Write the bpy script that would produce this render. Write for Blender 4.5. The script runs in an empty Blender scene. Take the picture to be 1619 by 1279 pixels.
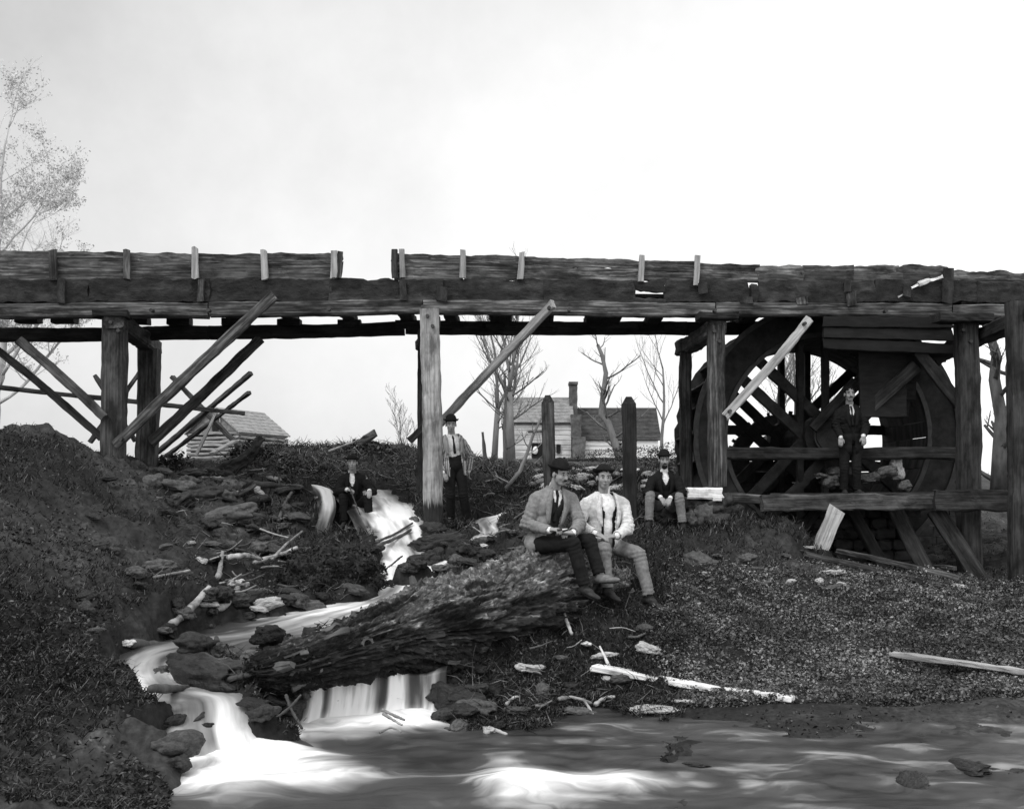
import bpy, bmesh, math, random
import numpy as np
from mathutils import Vector, Matrix, Quaternion

# ---------------------------------------------------------------- camera, sky, sun, exposure
F, HX, HY, CZ = 1700.0, 809.5, 780.0, 1.5      # lens constants in photo pixels, eye height in metres
scene = bpy.context.scene
C = scene.collection
cam_d = bpy.data.cameras.new('camera')
cam = bpy.data.objects.new('camera', cam_d)
C.objects.link(cam)
cam.location = (0, 0, CZ)
cam.rotation_euler = (math.radians(90), 0, 0)
cam_d.sensor_width = 36.0
cam_d.lens = 36.0 * F / 1619.0
cam_d.shift_y = (HY - 639.5) / 1619.0             # rising front of the view camera
cam_d.clip_start = 0.1
cam_d.clip_end = 3000
scene.camera = cam

SUN_EL, SUN_AZ = math.radians(52), math.radians(218)   # azimuth from +Y clockwise: behind the camera, to the left
world = bpy.data.worlds.new('World')
scene.world = world
world.use_nodes = True
wn, wl = world.node_tree.nodes, world.node_tree.links
wn.clear()
sky = wn.new('ShaderNodeTexSky')
sky.sky_type = 'NISHITA'
sky.sun_disc = False
sky.sun_elevation = SUN_EL
sky.sun_rotation = SUN_AZ
sky.air_density = 1.0
sky.dust_density = 6.0
sky.ozone_density = 0.6
bw = wn.new('ShaderNodeRGBToBW')
sk = wn.new('ShaderNodeMath'); sk.operation = 'MULTIPLY'; sk.inputs[1].default_value = 0.10      # clear-sky strength
wl.new(sky.outputs[0], bw.inputs[0]); wl.new(bw.outputs[0], sk.inputs[0])
# thin even overcast over the clear sky, a little greyer in soft patches and towards the left
wtc = wn.new('ShaderNodeTexCoord')
wno = wn.new('ShaderNodeTexNoise'); wno.inputs['Scale'].default_value = 4.0; wno.inputs['Detail'].default_value = 6; wno.inputs['Roughness'].default_value = 0.6
wl.new(wtc.outputs['Generated'], wno.inputs['Vector'])
wmr = wn.new('ShaderNodeMapRange'); wmr.inputs['From Min'].default_value = 0.3; wmr.inputs['From Max'].default_value = 0.7
wmr.inputs['To Min'].default_value = -0.11; wmr.inputs['To Max'].default_value = 0.09
wl.new(wno.outputs['Fac'], wmr.inputs['Value'])
wdt = wn.new('ShaderNodeVectorMath'); wdt.operation = 'DOT_PRODUCT'; wdt.inputs[1].default_value = (0.55, 0.0, -0.32)
wl.new(wtc.outputs['Generated'], wdt.inputs[0])
wad = wn.new('ShaderNodeMath'); wad.operation = 'MULTIPLY_ADD'; wad.inputs[1].default_value = 1.0; wad.inputs[2].default_value = 0.86
wl.new(wdt.outputs['Value'], wad.inputs[0])
wa2 = wn.new('ShaderNodeMath'); wa2.operation = 'ADD'; wl.new(wad.outputs[0], wa2.inputs[0]); wl.new(wmr.outputs[0], wa2.inputs[1])
wa3 = wn.new('ShaderNodeMath'); wa3.operation = 'ADD'; wl.new(wa2.outputs[0], wa3.inputs[0]); wl.new(sk.outputs[0], wa3.inputs[1])
wbg = wn.new('ShaderNodeBackground'); wbg.inputs['Strength'].default_value = 1.0
wout = wn.new('ShaderNodeOutputWorld')
wl.new(wa3.outputs[0], wbg.inputs['Color'])
wl.new(wbg.outputs[0], wout.inputs['Surface'])

sun_d = bpy.data.lights.new('sun', 'SUN')
sun_d.energy = 1.1
sun_d.angle = math.radians(14)
sun_d.color = (1.0, 1.0, 1.0)
sun = bpy.data.objects.new('sun', sun_d)
C.objects.link(sun)
sdir = Vector((math.sin(SUN_AZ) * math.cos(SUN_EL), math.cos(SUN_AZ) * math.cos(SUN_EL), math.sin(SUN_EL)))
sun.rotation_euler = (-sdir).to_track_quat('-Z', 'Y').to_euler()
sun.location = (0, 0, 30)

scene.view_settings.view_transform = 'Standard'
scene.view_settings.look = 'None'
scene.view_settings.gamma = 1.0
scene.view_settings.exposure = 0.0
scene.view_settings.use_curve_mapping = False
scene.cycles.max_bounces = 6

rnd = random.Random(7)
rng = np.random.default_rng(7)

# ---------------------------------------------------------------- helpers
def P(px, py, d):
    return Vector(((px - HX) * d / F, d, CZ - (py - HY) * d / F))

def hash3(ix, iy, iz, seed):
    h = (ix.astype(np.int64) * 374761393 + iy.astype(np.int64) * 668265263 + iz.astype(np.int64) * 2147483647 + seed * 1274126177) & 0xffffffff
    h = ((h ^ (h >> 13)) * 1274126177) & 0xffffffff
    h = ((h ^ (h >> 16)) * 2246822519) & 0xffffffff
    h = h ^ (h >> 15)
    return (h & 0xffffff) / float(0xffffff) * 2 - 1

def vnoise(p, seed=0):
    i = np.floor(p).astype(np.int64); f = p - i
    f = f * f * f * (f * (f * 6 - 15) + 10)
    r = 0
    for dx in (0, 1):
        wx = f[:, 0] if dx else 1 - f[:, 0]
        for dy in (0, 1):
            wy = f[:, 1] if dy else 1 - f[:, 1]
            for dz in (0, 1):
                wz = f[:, 2] if dz else 1 - f[:, 2]
                r = r + wx * wy * wz * hash3(i[:, 0] + dx, i[:, 1] + dy, i[:, 2] + dz, seed)
    return r

def fbm(p, octaves=4, seed=0, gain=0.5):
    r = 0; a = 1.0; s = 1.0
    for k in range(octaves):
        r = r + a * vnoise(p * s + 17.3 * k, seed + k)
        a *= gain; s *= 2.03
    return r

def mesh_np(name, V, Fc, mat=None, parent=None, smooth=True, attrs=None, nside=None):
    """Fc: (n,k) array of equal faces or a list of tuples."""
    me = bpy.data.meshes.new(name)
    V = np.asarray(V, dtype=np.float32)
    if isinstance(Fc, np.ndarray):
        n, k = Fc.shape
        me.vertices.add(len(V)); me.vertices.foreach_set('co', V.ravel())
        me.loops.add(n * k); me.loops.foreach_set('vertex_index', Fc.astype(np.int32).ravel())
        me.polygons.add(n)
        me.polygons.foreach_set('loop_start', np.arange(0, n * k, k, dtype=np.int32))
        me.polygons.foreach_set('loop_total', np.full(n, k, dtype=np.int32))
        me.update(calc_edges=True); me.validate()
    else:
        me.from_pydata([tuple(map(float, v)) for v in V], [], [tuple(f) for f in Fc])
    if smooth:
        me.polygons.foreach_set('use_smooth', np.ones(len(me.polygons), dtype=bool))
    if attrs:
        for an, av in attrs.items():
            av = np.asarray(av, dtype=np.float32)
            if av.ndim == 1:
                a = me.attributes.new(an, 'FLOAT', 'POINT'); a.data.foreach_set('value', av)
            else:
                a = me.attributes.new(an, 'FLOAT_VECTOR', 'POINT'); a.data.foreach_set('vector', av.ravel())
    o = bpy.data.objects.new(name, me)
    C.objects.link(o)
    if mat: me.materials.append(mat)
    if parent is not None: o.parent = parent
    return o

def tag(o, label=None, cat=None, group=None, kind=None):
    if label: o['label'] = label
    if cat: o['category'] = cat
    if group: o['group'] = group
    if kind: o['kind'] = kind
    return o

def empty(name, loc=(0, 0, 0)):
    """An Empty at the thing's base. Parts are built in world space and keep their place through a plain offset."""
    o = bpy.data.objects.new(name, None)
    o.empty_display_size = 0.2
    C.objects.link(o)
    o.location = loc
    return o

def adopt(o, parent):
    """Parent a part built in world coordinates (thing has translation only)."""
    o.parent = parent
    base = parent.location.copy()
    if parent.parent is not None:
        base = base * 0 + world_loc(parent)
    o.location = o.location - base
    return o

def world_loc(o):
    v = o.location.copy(); q = o.parent
    while q is not None:
        v = v + q.location; q = q.parent
    return v

# ---------------------------------------------------------------- materials (the photograph is monochrome: every colour is a grey)
def g(v): return (v, v, v, 1)

def noise_mat(name, stops, scale=(4, 4, 4), detail=8, rough=0.85, bump=0.4, dist=0.02, coords='Object', rand=True, spec=0.3, distort=0.0, second=None, attr=None, wet=None):
    """stops: [(pos, grey)...]; second: (scale3, stops) multiplied on top; attr: (name, (pos,val)...) multiplied; wet: (length, factor) stain at local x<length"""
    m = bpy.data.materials.new(name); m.use_nodes = True
    nt = m.node_tree; n = nt.nodes; l = nt.links
    b = n['Principled BSDF']
    b.inputs['Roughness'].default_value = rough
    b.inputs['Specular IOR Level'].default_value = spec
    tc = n.new('ShaderNodeTexCoord')
    vec = tc.outputs[coords]
    if rand:
        oi = n.new('ShaderNodeObjectInfo')
        mu = n.new('ShaderNodeMath'); mu.operation = 'MULTIPLY'; mu.inputs[1].default_value = 37.0
        l.new(oi.outputs['Random'], mu.inputs[0])
        ad = n.new('ShaderNodeVectorMath'); ad.operation = 'ADD'
        l.new(vec, ad.inputs[0]); l.new(mu.outputs[0], ad.inputs[1]); vecr = ad.outputs[0]
    else:
        vecr = vec
    def layer(sc, st, dt):
        mp = n.new('ShaderNodeMapping'); mp.inputs['Scale'].default_value = sc
        l.new(vecr, mp.inputs['Vector'])
        no = n.new('ShaderNodeTexNoise'); no.inputs['Scale'].default_value = 1.0
        no.inputs['Detail'].default_value = dt; no.inputs['Roughness'].default_value = 0.62
        no.inputs['Distortion'].default_value = distort
        l.new(mp.outputs[0], no.inputs['Vector'])
        r = n.new('ShaderNodeValToRGB'); cr = r.color_ramp
        while len(cr.elements) < len(st): cr.elements.new(0.5)
        for e, (p_, v_) in zip(cr.elements, st):
            e.position = p_; e.color = g(v_)
        l.new(no.outputs['Fac'], r.inputs[0])
        return no, r
    no, r = layer(scale, stops, detail)
    col = r.outputs[0]
    def mult(a, b_):
        mx = n.new('ShaderNodeMix'); mx.data_type = 'RGBA'; mx.blend_type = 'MULTIPLY'; mx.inputs[0].default_value = 1
        l.new(a, mx.inputs[6]); l.new(b_, mx.inputs[7]); return mx.outputs[2]
    if second:
        _, r2 = layer(second[0], second[1], 5); col = mult(col, r2.outputs[0])
    if rand:
        mr = n.new('ShaderNodeMapRange'); mr.inputs['To Min'].default_value = 0.75; mr.inputs['To Max'].default_value = 1.2
        l.new(oi.outputs['Random'], mr.inputs['Value']); col = mult(col, mr.outputs[0])
    if attr:
        an = n.new('ShaderNodeAttribute'); an.attribute_name = attr[0]
        r3 = n.new('ShaderNodeValToRGB'); cr = r3.color_ramp
        while len(cr.elements) < len(attr[1]): cr.elements.new(0.5)
        for e, (p_, v_) in zip(cr.elements, attr[1]): e.position = p_; e.color = g(v_)
        l.new(an.outputs['Fac'], r3.inputs[0]); col = mult(col, r3.outputs[0])
    if wet:
        sx = n.new('ShaderNodeSeparateXYZ'); l.new(vec, sx.inputs[0])
        sc = n.new('ShaderNodeMath'); sc.operation = 'MULTIPLY_ADD'; sc.inputs[1].default_value = 0.5
        l.new(no.outputs['Fac'], sc.inputs[0]); l.new(sx.outputs[0], sc.inputs[2])
        w = n.new('ShaderNodeMapRange'); w.inputs['From Min'].default_value = wet[0] + 0.2; w.inputs['From Max'].default_value = wet[0] + 0.3
        w.inputs['To Min'].default_value = wet[1]; w.inputs['To Max'].default_value = 1.0
        l.new(sc.outputs[0], w.inputs['Value']); col = mult(col, w.outputs[0])
    l.new(col, b.inputs['Base Color'])
    if bump:
        bp = n.new('ShaderNodeBump'); bp.inputs['Strength'].default_value = bump; bp.inputs['Distance'].default_value = dist
        l.new(no.outputs['Fac'], bp.inputs['Height']); l.new(bp.outputs[0], b.inputs['Normal'])
    return m

WG = (1.4, 36, 36)     # wood grain: long along local x
M = {}
SP = ((2.4, 6, 6), [(0.36, 0.22), (0.60, 1.15)])
M['wood_dark'] = noise_mat('wood_dark', [(0.3, 0.006), (0.7, 0.032)], WG, bump=0.7, second=SP)
M['wood_mid'] = noise_mat('wood_mid', [(0.3, 0.012), (0.7, 0.10)], WG, bump=0.7, second=SP)
M['wood_board'] = noise_mat('wood_board', [(0.32, 0.016), (0.5, 0.085), (0.68, 0.28)], WG, bump=0.7, second=((2.2, 5, 7), [(0.36, 0.15), (0.64, 1.1)]))
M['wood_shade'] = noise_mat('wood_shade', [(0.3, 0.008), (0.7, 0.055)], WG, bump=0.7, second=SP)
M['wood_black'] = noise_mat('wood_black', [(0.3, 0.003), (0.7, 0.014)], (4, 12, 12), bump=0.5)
M['wood_pale'] = noise_mat('wood_pale', [(0.3, 0.15), (0.7, 0.46)], WG, bump=0.5, second=((3, 9, 9), [(0.25, 0.6), (0.6, 1.0)]))
M['wood_post'] = noise_mat('wood_post', [(0.3, 0.14), (0.7, 0.42)], WG, bump=0.5, second=((2.6, 8, 8), [(0.34, 0.35), (0.58, 1.05)]), wet=(0.75, 0.07))
M['wood_white'] = noise_mat('wood_white', [(0.3, 0.5), (0.65, 0.8)], WG, bump=0.5, second=((5, 5, 5), [(0.25, 0.45), (0.5, 1.0)]))
M['wood_moss'] = noise_mat('wood_moss', [(0.3, 0.008), (0.7, 0.045)], (5, 9, 9), bump=1.0, dist=0.05, second=((1.5, 5, 5), [(0.5, 0.6), (0.8, 2.2)]))
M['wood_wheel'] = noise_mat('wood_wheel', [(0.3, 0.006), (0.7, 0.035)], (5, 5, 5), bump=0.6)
M['wood_sole'] = noise_mat('wood_sole', [(0.3, 0.015), (0.7, 0.12)], (1.5, 6, 1.5), bump=0.6)
M['iron'] = noise_mat('iron', [(0.3, 0.02), (0.7, 0.06)], (9, 9, 9), bump=0.3, rough=0.6)
M['bark'] = noise_mat('bark', [(0.3, 0.03), (0.7, 0.12)], (6, 6, 2.0), bump=0.8)
M['bark_far'] = noise_mat('bark_far', [(0.3, 0.11), (0.7, 0.24)], (4, 4, 1.0), bump=0.4)
M['bark_pale'] = noise_mat('bark_pale', [(0.3, 0.2), (0.7, 0.42)], (5, 5, 1.0), bump=0.4)
M['stone'] = noise_mat('stone', [(0.3, 0.035), (0.7, 0.14)], (4, 4, 4), bump=0.7, second=((14, 14, 14), [(0.3, 0.6), (0.6, 1.0)]))
M['stone_light'] = noise_mat('stone_light', [(0.3, 0.25), (0.7, 0.6)], (5, 5, 5), bump=0.6)
M['stone_white'] = noise_mat('stone_white', [(0.3, 0.55), (0.7, 0.8)], (5, 5, 5), bump=0.4)
M['stone_dark'] = noise_mat('stone_dark', [(0.3, 0.012), (0.7, 0.06)], (5, 5, 5), bump=0.8)
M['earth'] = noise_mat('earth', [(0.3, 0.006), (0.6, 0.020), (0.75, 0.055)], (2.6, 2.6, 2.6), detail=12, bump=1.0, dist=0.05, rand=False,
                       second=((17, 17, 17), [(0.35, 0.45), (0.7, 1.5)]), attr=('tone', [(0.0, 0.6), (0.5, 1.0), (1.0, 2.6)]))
# ---------------------------------------------------------------- ground
UM = 1.15
def ctl():
    pts = []
    def a(px, py, d): pts.append(((px - HX) / F, d, CZ - (py - HY) * d / F))
    def z(px, d, zz): pts.append(((px - HX) / F, d, zz))
    # left bank, near to far
    for q in [(-350, 1150, 5.6), (-350, 800, 9), (-350, 640, 12.5), (0, 1272, 5.9), (0, 1150, 6.9), (0, 1000, 8.2), (0, 850, 9.9), (0, 740, 11.6), (0, 684, 12.8),
              (100, 1260, 6.1), (110, 1150, 7.1), (110, 1000, 8.6), (110, 850, 10.6), (110, 770, 12.0), (110, 712, 13.6), (60, 694, 13.2),
              (210, 1220, 6.6), (180, 1090, 7.8), (180, 1020, 8.7), (200, 930, 9.9), (210, 850, 11.6), (200, 780, 13.2), (190, 742, 15.0), (240, 745, 16.8),
              (270, 1240, 6.6), (275, 1140, 7.5)]: a(*q)
    for px in (-350, 0, 100, 180): z(px, 17, 1.95)
    for px in (-350, 0, 150, 300): z(px, 24, 1.7)
    # middle ground left of the chute
    for q in [(290, 930, 10.6), (300, 850, 13.0), (290, 790, 14.8), (300, 745, 17.5), (360, 930, 11.4), (350, 850, 14.0), (370, 790, 15.6), (380, 755, 17.8),
              (440, 835, 15.6), (440, 782, 16.6), (440, 762, 17.6), (430, 890, 13.4), (440, 932, 12.3), (520, 936, 12.4), (530, 880, 13.3), (500, 850, 15.2),
              (556, 832, 16.1), (560, 800, 17.2), (575, 895, 13.6), (330, 735, 18.8), (420, 724, 19.5), (500, 727, 20.5), (560, 716, 21), (630, 722, 20.5), (480, 748, 18.6), (560, 750, 19.4), (640, 760, 18.8)]: a(*q)
    # round the middle post and behind
    for q in [(690, 852, 15.2), (720, 832, 16.2), (745, 842, 15.2), (760, 790, 17.6), (800, 760, 19), (700, 770, 18.4), (860, 752, 21), (930, 745, 22), (1000, 742, 23),
              (800, 800, 16.4), (830, 830, 14.6), (880, 820, 15), (930, 835, 14), (950, 800, 15.5), (995, 812, 14.1), (1000, 780, 17), (860, 868, 12.7), (950, 858, 12.9), (780, 885, 12.6), (700, 905, 12.2)]: a(*q)
    # under and before the log
    for q in [(780, 1075, 9.3), (720, 1120, 8.6), (850, 1120, 8.8), (850, 1040, 9.9), (920, 1010, 10.4), (1000, 1000, 10.4), (1000, 1080, 9.5), (950, 1140, 8.9), (1040, 972, 10.6), (1060, 930, 11.8),
              (1040, 890, 13.0), (1010, 870, 13.0), (760, 1160, 8.4)]: a(*q)
    z(560, 9.5, 0.06); z(640, 9.9, 0.12); z(480, 9.1, 0.06); z(430, 8.7, -.02); z(400, 8.3, -.15); z(600, 8.35, -0.5); z(690, 8.6, -0.5); z(500, 8.1, -0.45)
    # right: seated man's bank, platform, meadow
    for q in [(1035, 840, 14.8), (1080, 836, 14.9), (1055, 806, 15.9), (1110, 850, 15.0), (1110, 808, 16.0), (1180, 815, 16.2), (1260, 830, 16.2), (1150, 880, 14.2),
              (1100, 905, 13.0), (1200, 905, 14.0), (1300, 890, 15.6), (1400, 905, 15.6), (1530, 912, 15.9), (1619, 900, 16.3),
              (1100, 960, 11.4), (1250, 960, 12.2), (1400, 965, 12.4), (1550, 960, 12.6), (1700, 950, 12.6), (1080, 1030, 10.2), (1200, 1040, 10.4), (1350, 1060, 10.2), (1550, 1060, 10.1), (1700, 1050, 10),
              (1100, 1100, 9.35), (1250, 1105, 9.3), (1400, 1115, 9.1), (1600, 1110, 9.0)]: a(*q)
    for q in [(1300, 17.4, 0.25), (1400, 18.5, 0.2), (1220, 18.0, 0.35), (1140, 17.5, 1.1), (1100, 19.5, 1.5), (1480, 18.5, 0.3), (1300, 20.5, 0.35), (1450, 20.5, 0.5), (1560, 18.5, 0.65),
              (1619, 20, 0.8), (1560, 23, 1.2), (1300, 23.5, 1.35), (1150, 23, 1.8), (1450, 24, 1.4), (1700, 23, 1.2)]: z(*q)
    # the lower pool and its shallow margin on the right
    for px in (-350, 0, 180): z(px, 4.0, -0.15)
    for px in (-350, 0): z(px, 2, -0.1)
    for px, d in [(330, 7.7), (330, 6.8), (330, 6.0), (330, 4), (450, 7.9), (450, 6.8), (450, 5.5), (600, 7.7), (600, 6.5), (600, 4), (750, 7.6), (750, 6.4), (900, 7.2), (900, 6.2), (900, 4)]: z(px, d, -0.58)
    for px, d in [(330, 2), (800, 2), (1400, 2)]: z(px, d, -0.6)
    for px, d, zz in [(1050, 8.0, -0.37), (1050, 7.0, -0.44), (1050, 6.2, -0.46), (1250, 8.2, -0.345), (1250, 7.2, -0.38), (1250, 6.2, -0.42), (1450, 8.2, -0.34), (1450, 7.2, -0.37), (1450, 6.2, -0.40),
                      (1650, 8.2, -0.35), (1650, 7.0, -0.38), (1650, 6, -0.4), (1400, 4, -0.45), (2200, 7, -0.3), (2200, 4, -0.3), (2200, 12, 0.0), (2200, 18, 0.8), (2200, 25, 1.5)]: z(px, d, zz)
    # back country
    for px in (-1100, -500, 0, 300, 600, 800, 1050, 1300, 1619, 2200):
        z(px, 32, 1.9 if px > 1100 else 2.25); z(px, 50, 2.15 if px > 1100 else 3.0)
        z(px, 70, 2.6 if px > 1100 else 3.6); z(px, 110, 3.2 if px > 1100 else 4.0); z(px, 300, 4.0); z(px, 1500, 6.0)
    for px in (-1100, -500): z(px, 6, 1.0); z(px, 12, 2.4)
    return np.array(pts)

# stream runs: (photo x, photo y, distance, half width)
RUNS = {
 'main': [(585, 776, 18.6, .42), (596, 786, 17.4, .45), (612, 806, 16.5, .42), (632, 836, 15.5, .42), (640, 862, 14.6, .40), (652, 888, 13.8, .42), (660, 914, 12.95, .45), (645, 936, 12.3, .45),
          (608, 950, 11.75, .45), (560, 962, 11.2, .62), (492, 983, 10.47, .95), (418, 1001, 10.0, 1.0), (344, 1012, 9.75, .75), (276, 1024, 9.48, .45), (242, 1034, 9.25, .30),
          (230, 1046, 9.08, .30), (232, 1064, 8.85, .34), (246, 1084, 8.5, .42), (276, 1098, 8.2, .42), (306, 1105, 8.02, .36), (324, 1114, 7.88, .30), (328, 1148, 7.76, .32), (336, 1190, 7.45, .50), (346, 1222, 7.08, .62)],
 'side': [(392, 762, 18.7, .10), (435, 763, 18.35, .11), (470, 764, 18.0, .13), (494, 768, 17.5, .15), (508, 774, 17.2, .13), (515, 786, 17.02, .10), (516, 806, 16.85, .10), (509, 832, 16.5, .10), (506, 848, 16.1, .12)],
 'cross': [(800, 812, 15.8, .10), (770, 826, 15.0, .14), (775, 845, 14.2, .16), (740, 862, 13.6, .20), (700, 884, 13.2, .22), (672, 905, 12.95, .25)],
 'cross_two': [(842, 866, 13.4, .10), (800, 866, 13.5, .12), (760, 866, 13.5, .14), (728, 872, 13.35, .16)],
 'dribble': [(398, 770, 17.3, .12), (408, 778, 16.95, .12), (414, 786, 16.8, .10), (416, 800, 16.72, .09), (419, 828, 16.5, .10)],
}
PT = ctl()
ex = []
for k, run in RUNS.items():
    if k.startswith('under_log'): continue
    for (px, py, d, hw) in run:
        ex.append(((px - HX) / F, d, CZ - (py - HY) * d / F - 0.06))
PT = np.vstack([PT, np.array(ex)])

def tps_fit(X, zv, lam):
    D = np.sqrt(((X[:, None] - X[None]) ** 2).sum(-1)) + 1e-9
    K = D ** 2 * np.log(D)
    n = len(X)
    A = np.zeros((n + 3, n + 3)); A[:n, :n] = K + lam * np.eye(n)
    A[:n, n] = 1; A[:n, n + 1:] = X; A[n, :n] = 1; A[n + 1:, :n] = X.T
    return np.linalg.solve(A, np.concatenate([zv, np.zeros(3)]))
def dom(u, d): return np.stack([u * 3.0, np.log(d)], -1)
XC = dom(PT[:, 0], PT[:, 1])
W = tps_fit(XC, PT[:, 2], 0.0015)
def tps(u, d):
    Q = dom(u, d); out = np.empty(len(Q))
    for s in range(0, len(Q), 20000):
        q = Q[s:s + 20000]
        D = np.sqrt(((q[:, None] - XC[None]) ** 2).sum(-1)) + 1e-9
        out[s:s + 20000] = (D ** 2 * np.log(D)) @ W[:-3] + W[-3] + q @ W[-2:]
    return out

NU, ND = 760, 640
t = np.linspace(-1, 1, NU)
US = 0.60 * t + (UM - 0.60) * t ** 5
DS = np.exp(np.concatenate([np.linspace(np.log(1.6), np.log(5.5), 60, endpoint=False), np.linspace(np.log(5.5), np.log(24), 430, endpoint=False), np.linspace(np.log(24), np.log(1500), ND - 490)]))
UU, DD = np.meshgrid(US, DS)
uf, df = UU.ravel(), DD.ravel()
# the smooth base is solved on a coarser grid, then interpolated
CU, CD = 190, 200
cu = np.linspace(-UM, UM, CU); cl = np.linspace(np.log(1.6), np.log(1500), CD)
gu, gl = np.meshgrid(cu, cl)
base = tps(gu.ravel(), np.exp(gl.ravel())).reshape(CD, CU)
def bil(grid, u, ld):
    fu = np.clip((u - cu[0]) / (cu[1] - cu[0]), 0, CU - 1.001); fl = np.clip((ld - cl[0]) / (cl[1] - cl[0]), 0, CD - 1.001)
    iu = fu.astype(int); il = fl.astype(int); a = fu - iu; b = fl - il
    return grid[il, iu] * (1 - a) * (1 - b) + grid[il, iu + 1] * a * (1 - b) + grid[il + 1, iu] * (1 - a) * b + grid[il + 1, iu + 1] * a * b
Z = bil(base, uf, np.log(df))
X_ = uf * df
p3 = np.stack([X_, df, np.zeros_like(X_)], -1)
pxs = uf * F + HX
near = np.clip((26 - df) / 8, 0, 1)
rgt = np.clip((pxs - 1060) / 60, 0, 1) * np.clip((12.5 - df) / 2, 0, 1)        # calm meadow and shallows at right
low = np.clip((Z + 0.30) / 0.12, 0, 1) + .55 * np.clip((pxs - 1000) / 80, 0, 1) * (Z < -.3)
amp = (near * (1 - 0.72 * rgt) * (0.35 + 0.65 * low)) + 0.15
rough = 0.10 * fbm(p3 * 1.3, 3, 3) + 0.075 * np.abs(fbm(p3 * 3.1, 4, 9)) + 0.03 * fbm(p3 * 9, 3, 21)
Z = Z + rough * amp
Z = Z + (1 - near) * 0.12 * fbm(p3 * 0.15, 4, 5)

def runline(run, n=40):
    pts = [P(a, b, c) for a, b, c, _ in run]; hw = [r[3] for r in run]
    out = []; ws = []
    for i in range(len(pts) - 1):
        p0, p1, p2, p3_ = pts[max(i - 1, 0)], pts[i], pts[i + 1], pts[min(i + 2, len(pts) - 1)]
        for k in range(n):
            s = k / n
            q = 0.5 * ((2 * p1) + (p2 - p0) * s + (2 * p0 - 5 * p1 + 4 * p2 - p3_) * s * s + (3 * p1 - p0 - 3 * p2 + p3_) * s ** 3)
            out.append(q); ws.append(hw[i] * (1 - s) + hw[i + 1] * s)
    out.append(pts[-1]); ws.append(hw[-1])
    return np.array([tuple(v) for v in out]), np.array(ws)
sel = np.where((df < 20) & (df > 7) & (np.abs(uf) < 0.5))[0]
for k, run in RUNS.items():
    L, hw = runline(run, 8)
    for s in range(0, len(sel), 40000):
        ii = sel[s:s + 40000]
        dx = X_[ii][:, None] - L[None, :, 0]; dy = df[ii][:, None] - L[None, :, 1]
        dd = np.sqrt(dx * dx + dy * dy); j = dd.argmin(1); m_ = dd[np.arange(len(ii)), j] / hw[j]
        rag_ = fbm(np.stack([X_[ii] * 4.5, df[ii] * 4.5, X_[ii] * 0], -1), 3, 91)
        m2 = m_ + .22 * rag_
        lift_ = np.clip((m2 - .80) / .25, 0, 1) * np.clip((1.6 - m2) / .3, 0, 1)
        if not k.startswith('under_log'): Z[ii] = np.maximum(Z[ii], Z[ii] * (1 - lift_) + (L[j, 2] + 0.035 + .05 * rag_ + .06 * (m2 > 1.1)) * lift_)
        bed = L[j, 2] - 0.10
        w_ = np.clip((1.0 - m2) / 0.3, 0, 1)
        Z[ii] = Z[ii] * (1 - w_) + np.minimum(Z[ii], bed) * w_
# hollow of the lower pool and the plunge below the log
wob_ = 14 * fbm(p3 * 2.3, 3, 14)
pool_ = (np.clip((pxs - 292 - wob_) / 14, 0, 1) * np.clip((745 - pxs - wob_) / 16, 0, 1) * np.clip((7.75 - df) / .15, 0, 1))
plg_ = (np.clip((pxs - 470 - wob_) / 12, 0, 1) * np.clip((712 - pxs - wob_) / 12, 0, 1) * np.clip((8.98 - df - (630 - pxs) * .0016 * (pxs < 630)) / .1, 0, 1)) * (df > 5)
w_ = np.maximum(pool_, plg_) * (df < 9.1)
Z = Z * (1 - w_) + np.minimum(Z, -0.5) * w_
# trodden places where the men's feet rest; nothing rises between them and the open side
FEET = [(1032, 968, 10.7), (1048, 974, 10.6), (546, 836, 16.35), (585, 838, 16.3), (558, 836, 16.6), (1024, 836, 15.25), (1080, 839, 15.25), (1052, 832, 15.5), (713, 829, 16.2), (739, 829, 16.2)]
for (a_, b_, c_) in FEET:
    t_ = P(a_, b_, c_); dx_ = np.abs(X_ - t_.x); dy_ = t_.y - df
    lim = t_.z - 0.02 * np.clip(dy_, 0, 3) + np.clip(dx_ - .30, 0, 9) * .9 + np.clip(-dy_ - .25, 0, 9) * .8
    m_ = (dy_ < 1.6) & (dy_ > -1.2) & (dx_ < 1.0)
    Z = np.where(m_, np.minimum(Z, lim), Z)
GZ = Z.reshape(ND, NU)
lDS = np.log(DS)
def gz(x, y):
    """Ground height at world x, y."""
    u = x / y; i = int(np.clip(np.searchsorted(US, u) - 1, 0, NU - 2)); j = int(np.clip(np.searchsorted(DS, y) - 1, 0, ND - 2))
    a = min(max((u - US[i]) / (US[i + 1] - US[i]), 0), 1); b = min(max((y - DS[j]) / (DS[j + 1] - DS[j]), 0), 1)
    return float(GZ[j, i] * (1 - a) * (1 - b) + GZ[j, i + 1] * a * (1 - b) + GZ[j + 1, i] * (1 - a) * b + GZ[j + 1, i + 1] * a * b)
def gza(x, y):
    u = x / y; i = np.clip(np.searchsorted(US, u) - 1, 0, NU - 2); j = np.clip(np.searchsorted(DS, y) - 1, 0, ND - 2)
    a = np.clip((u - US[i]) / (US[i + 1] - US[i]), 0, 1); b = np.clip((y - DS[j]) / (DS[j + 1] - DS[j]), 0, 1)
    return GZ[j, i] * (1 - a) * (1 - b) + GZ[j, i + 1] * a * (1 - b) + GZ[j + 1, i] * (1 - a) * b + GZ[j + 1, i + 1] * a * b
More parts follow.
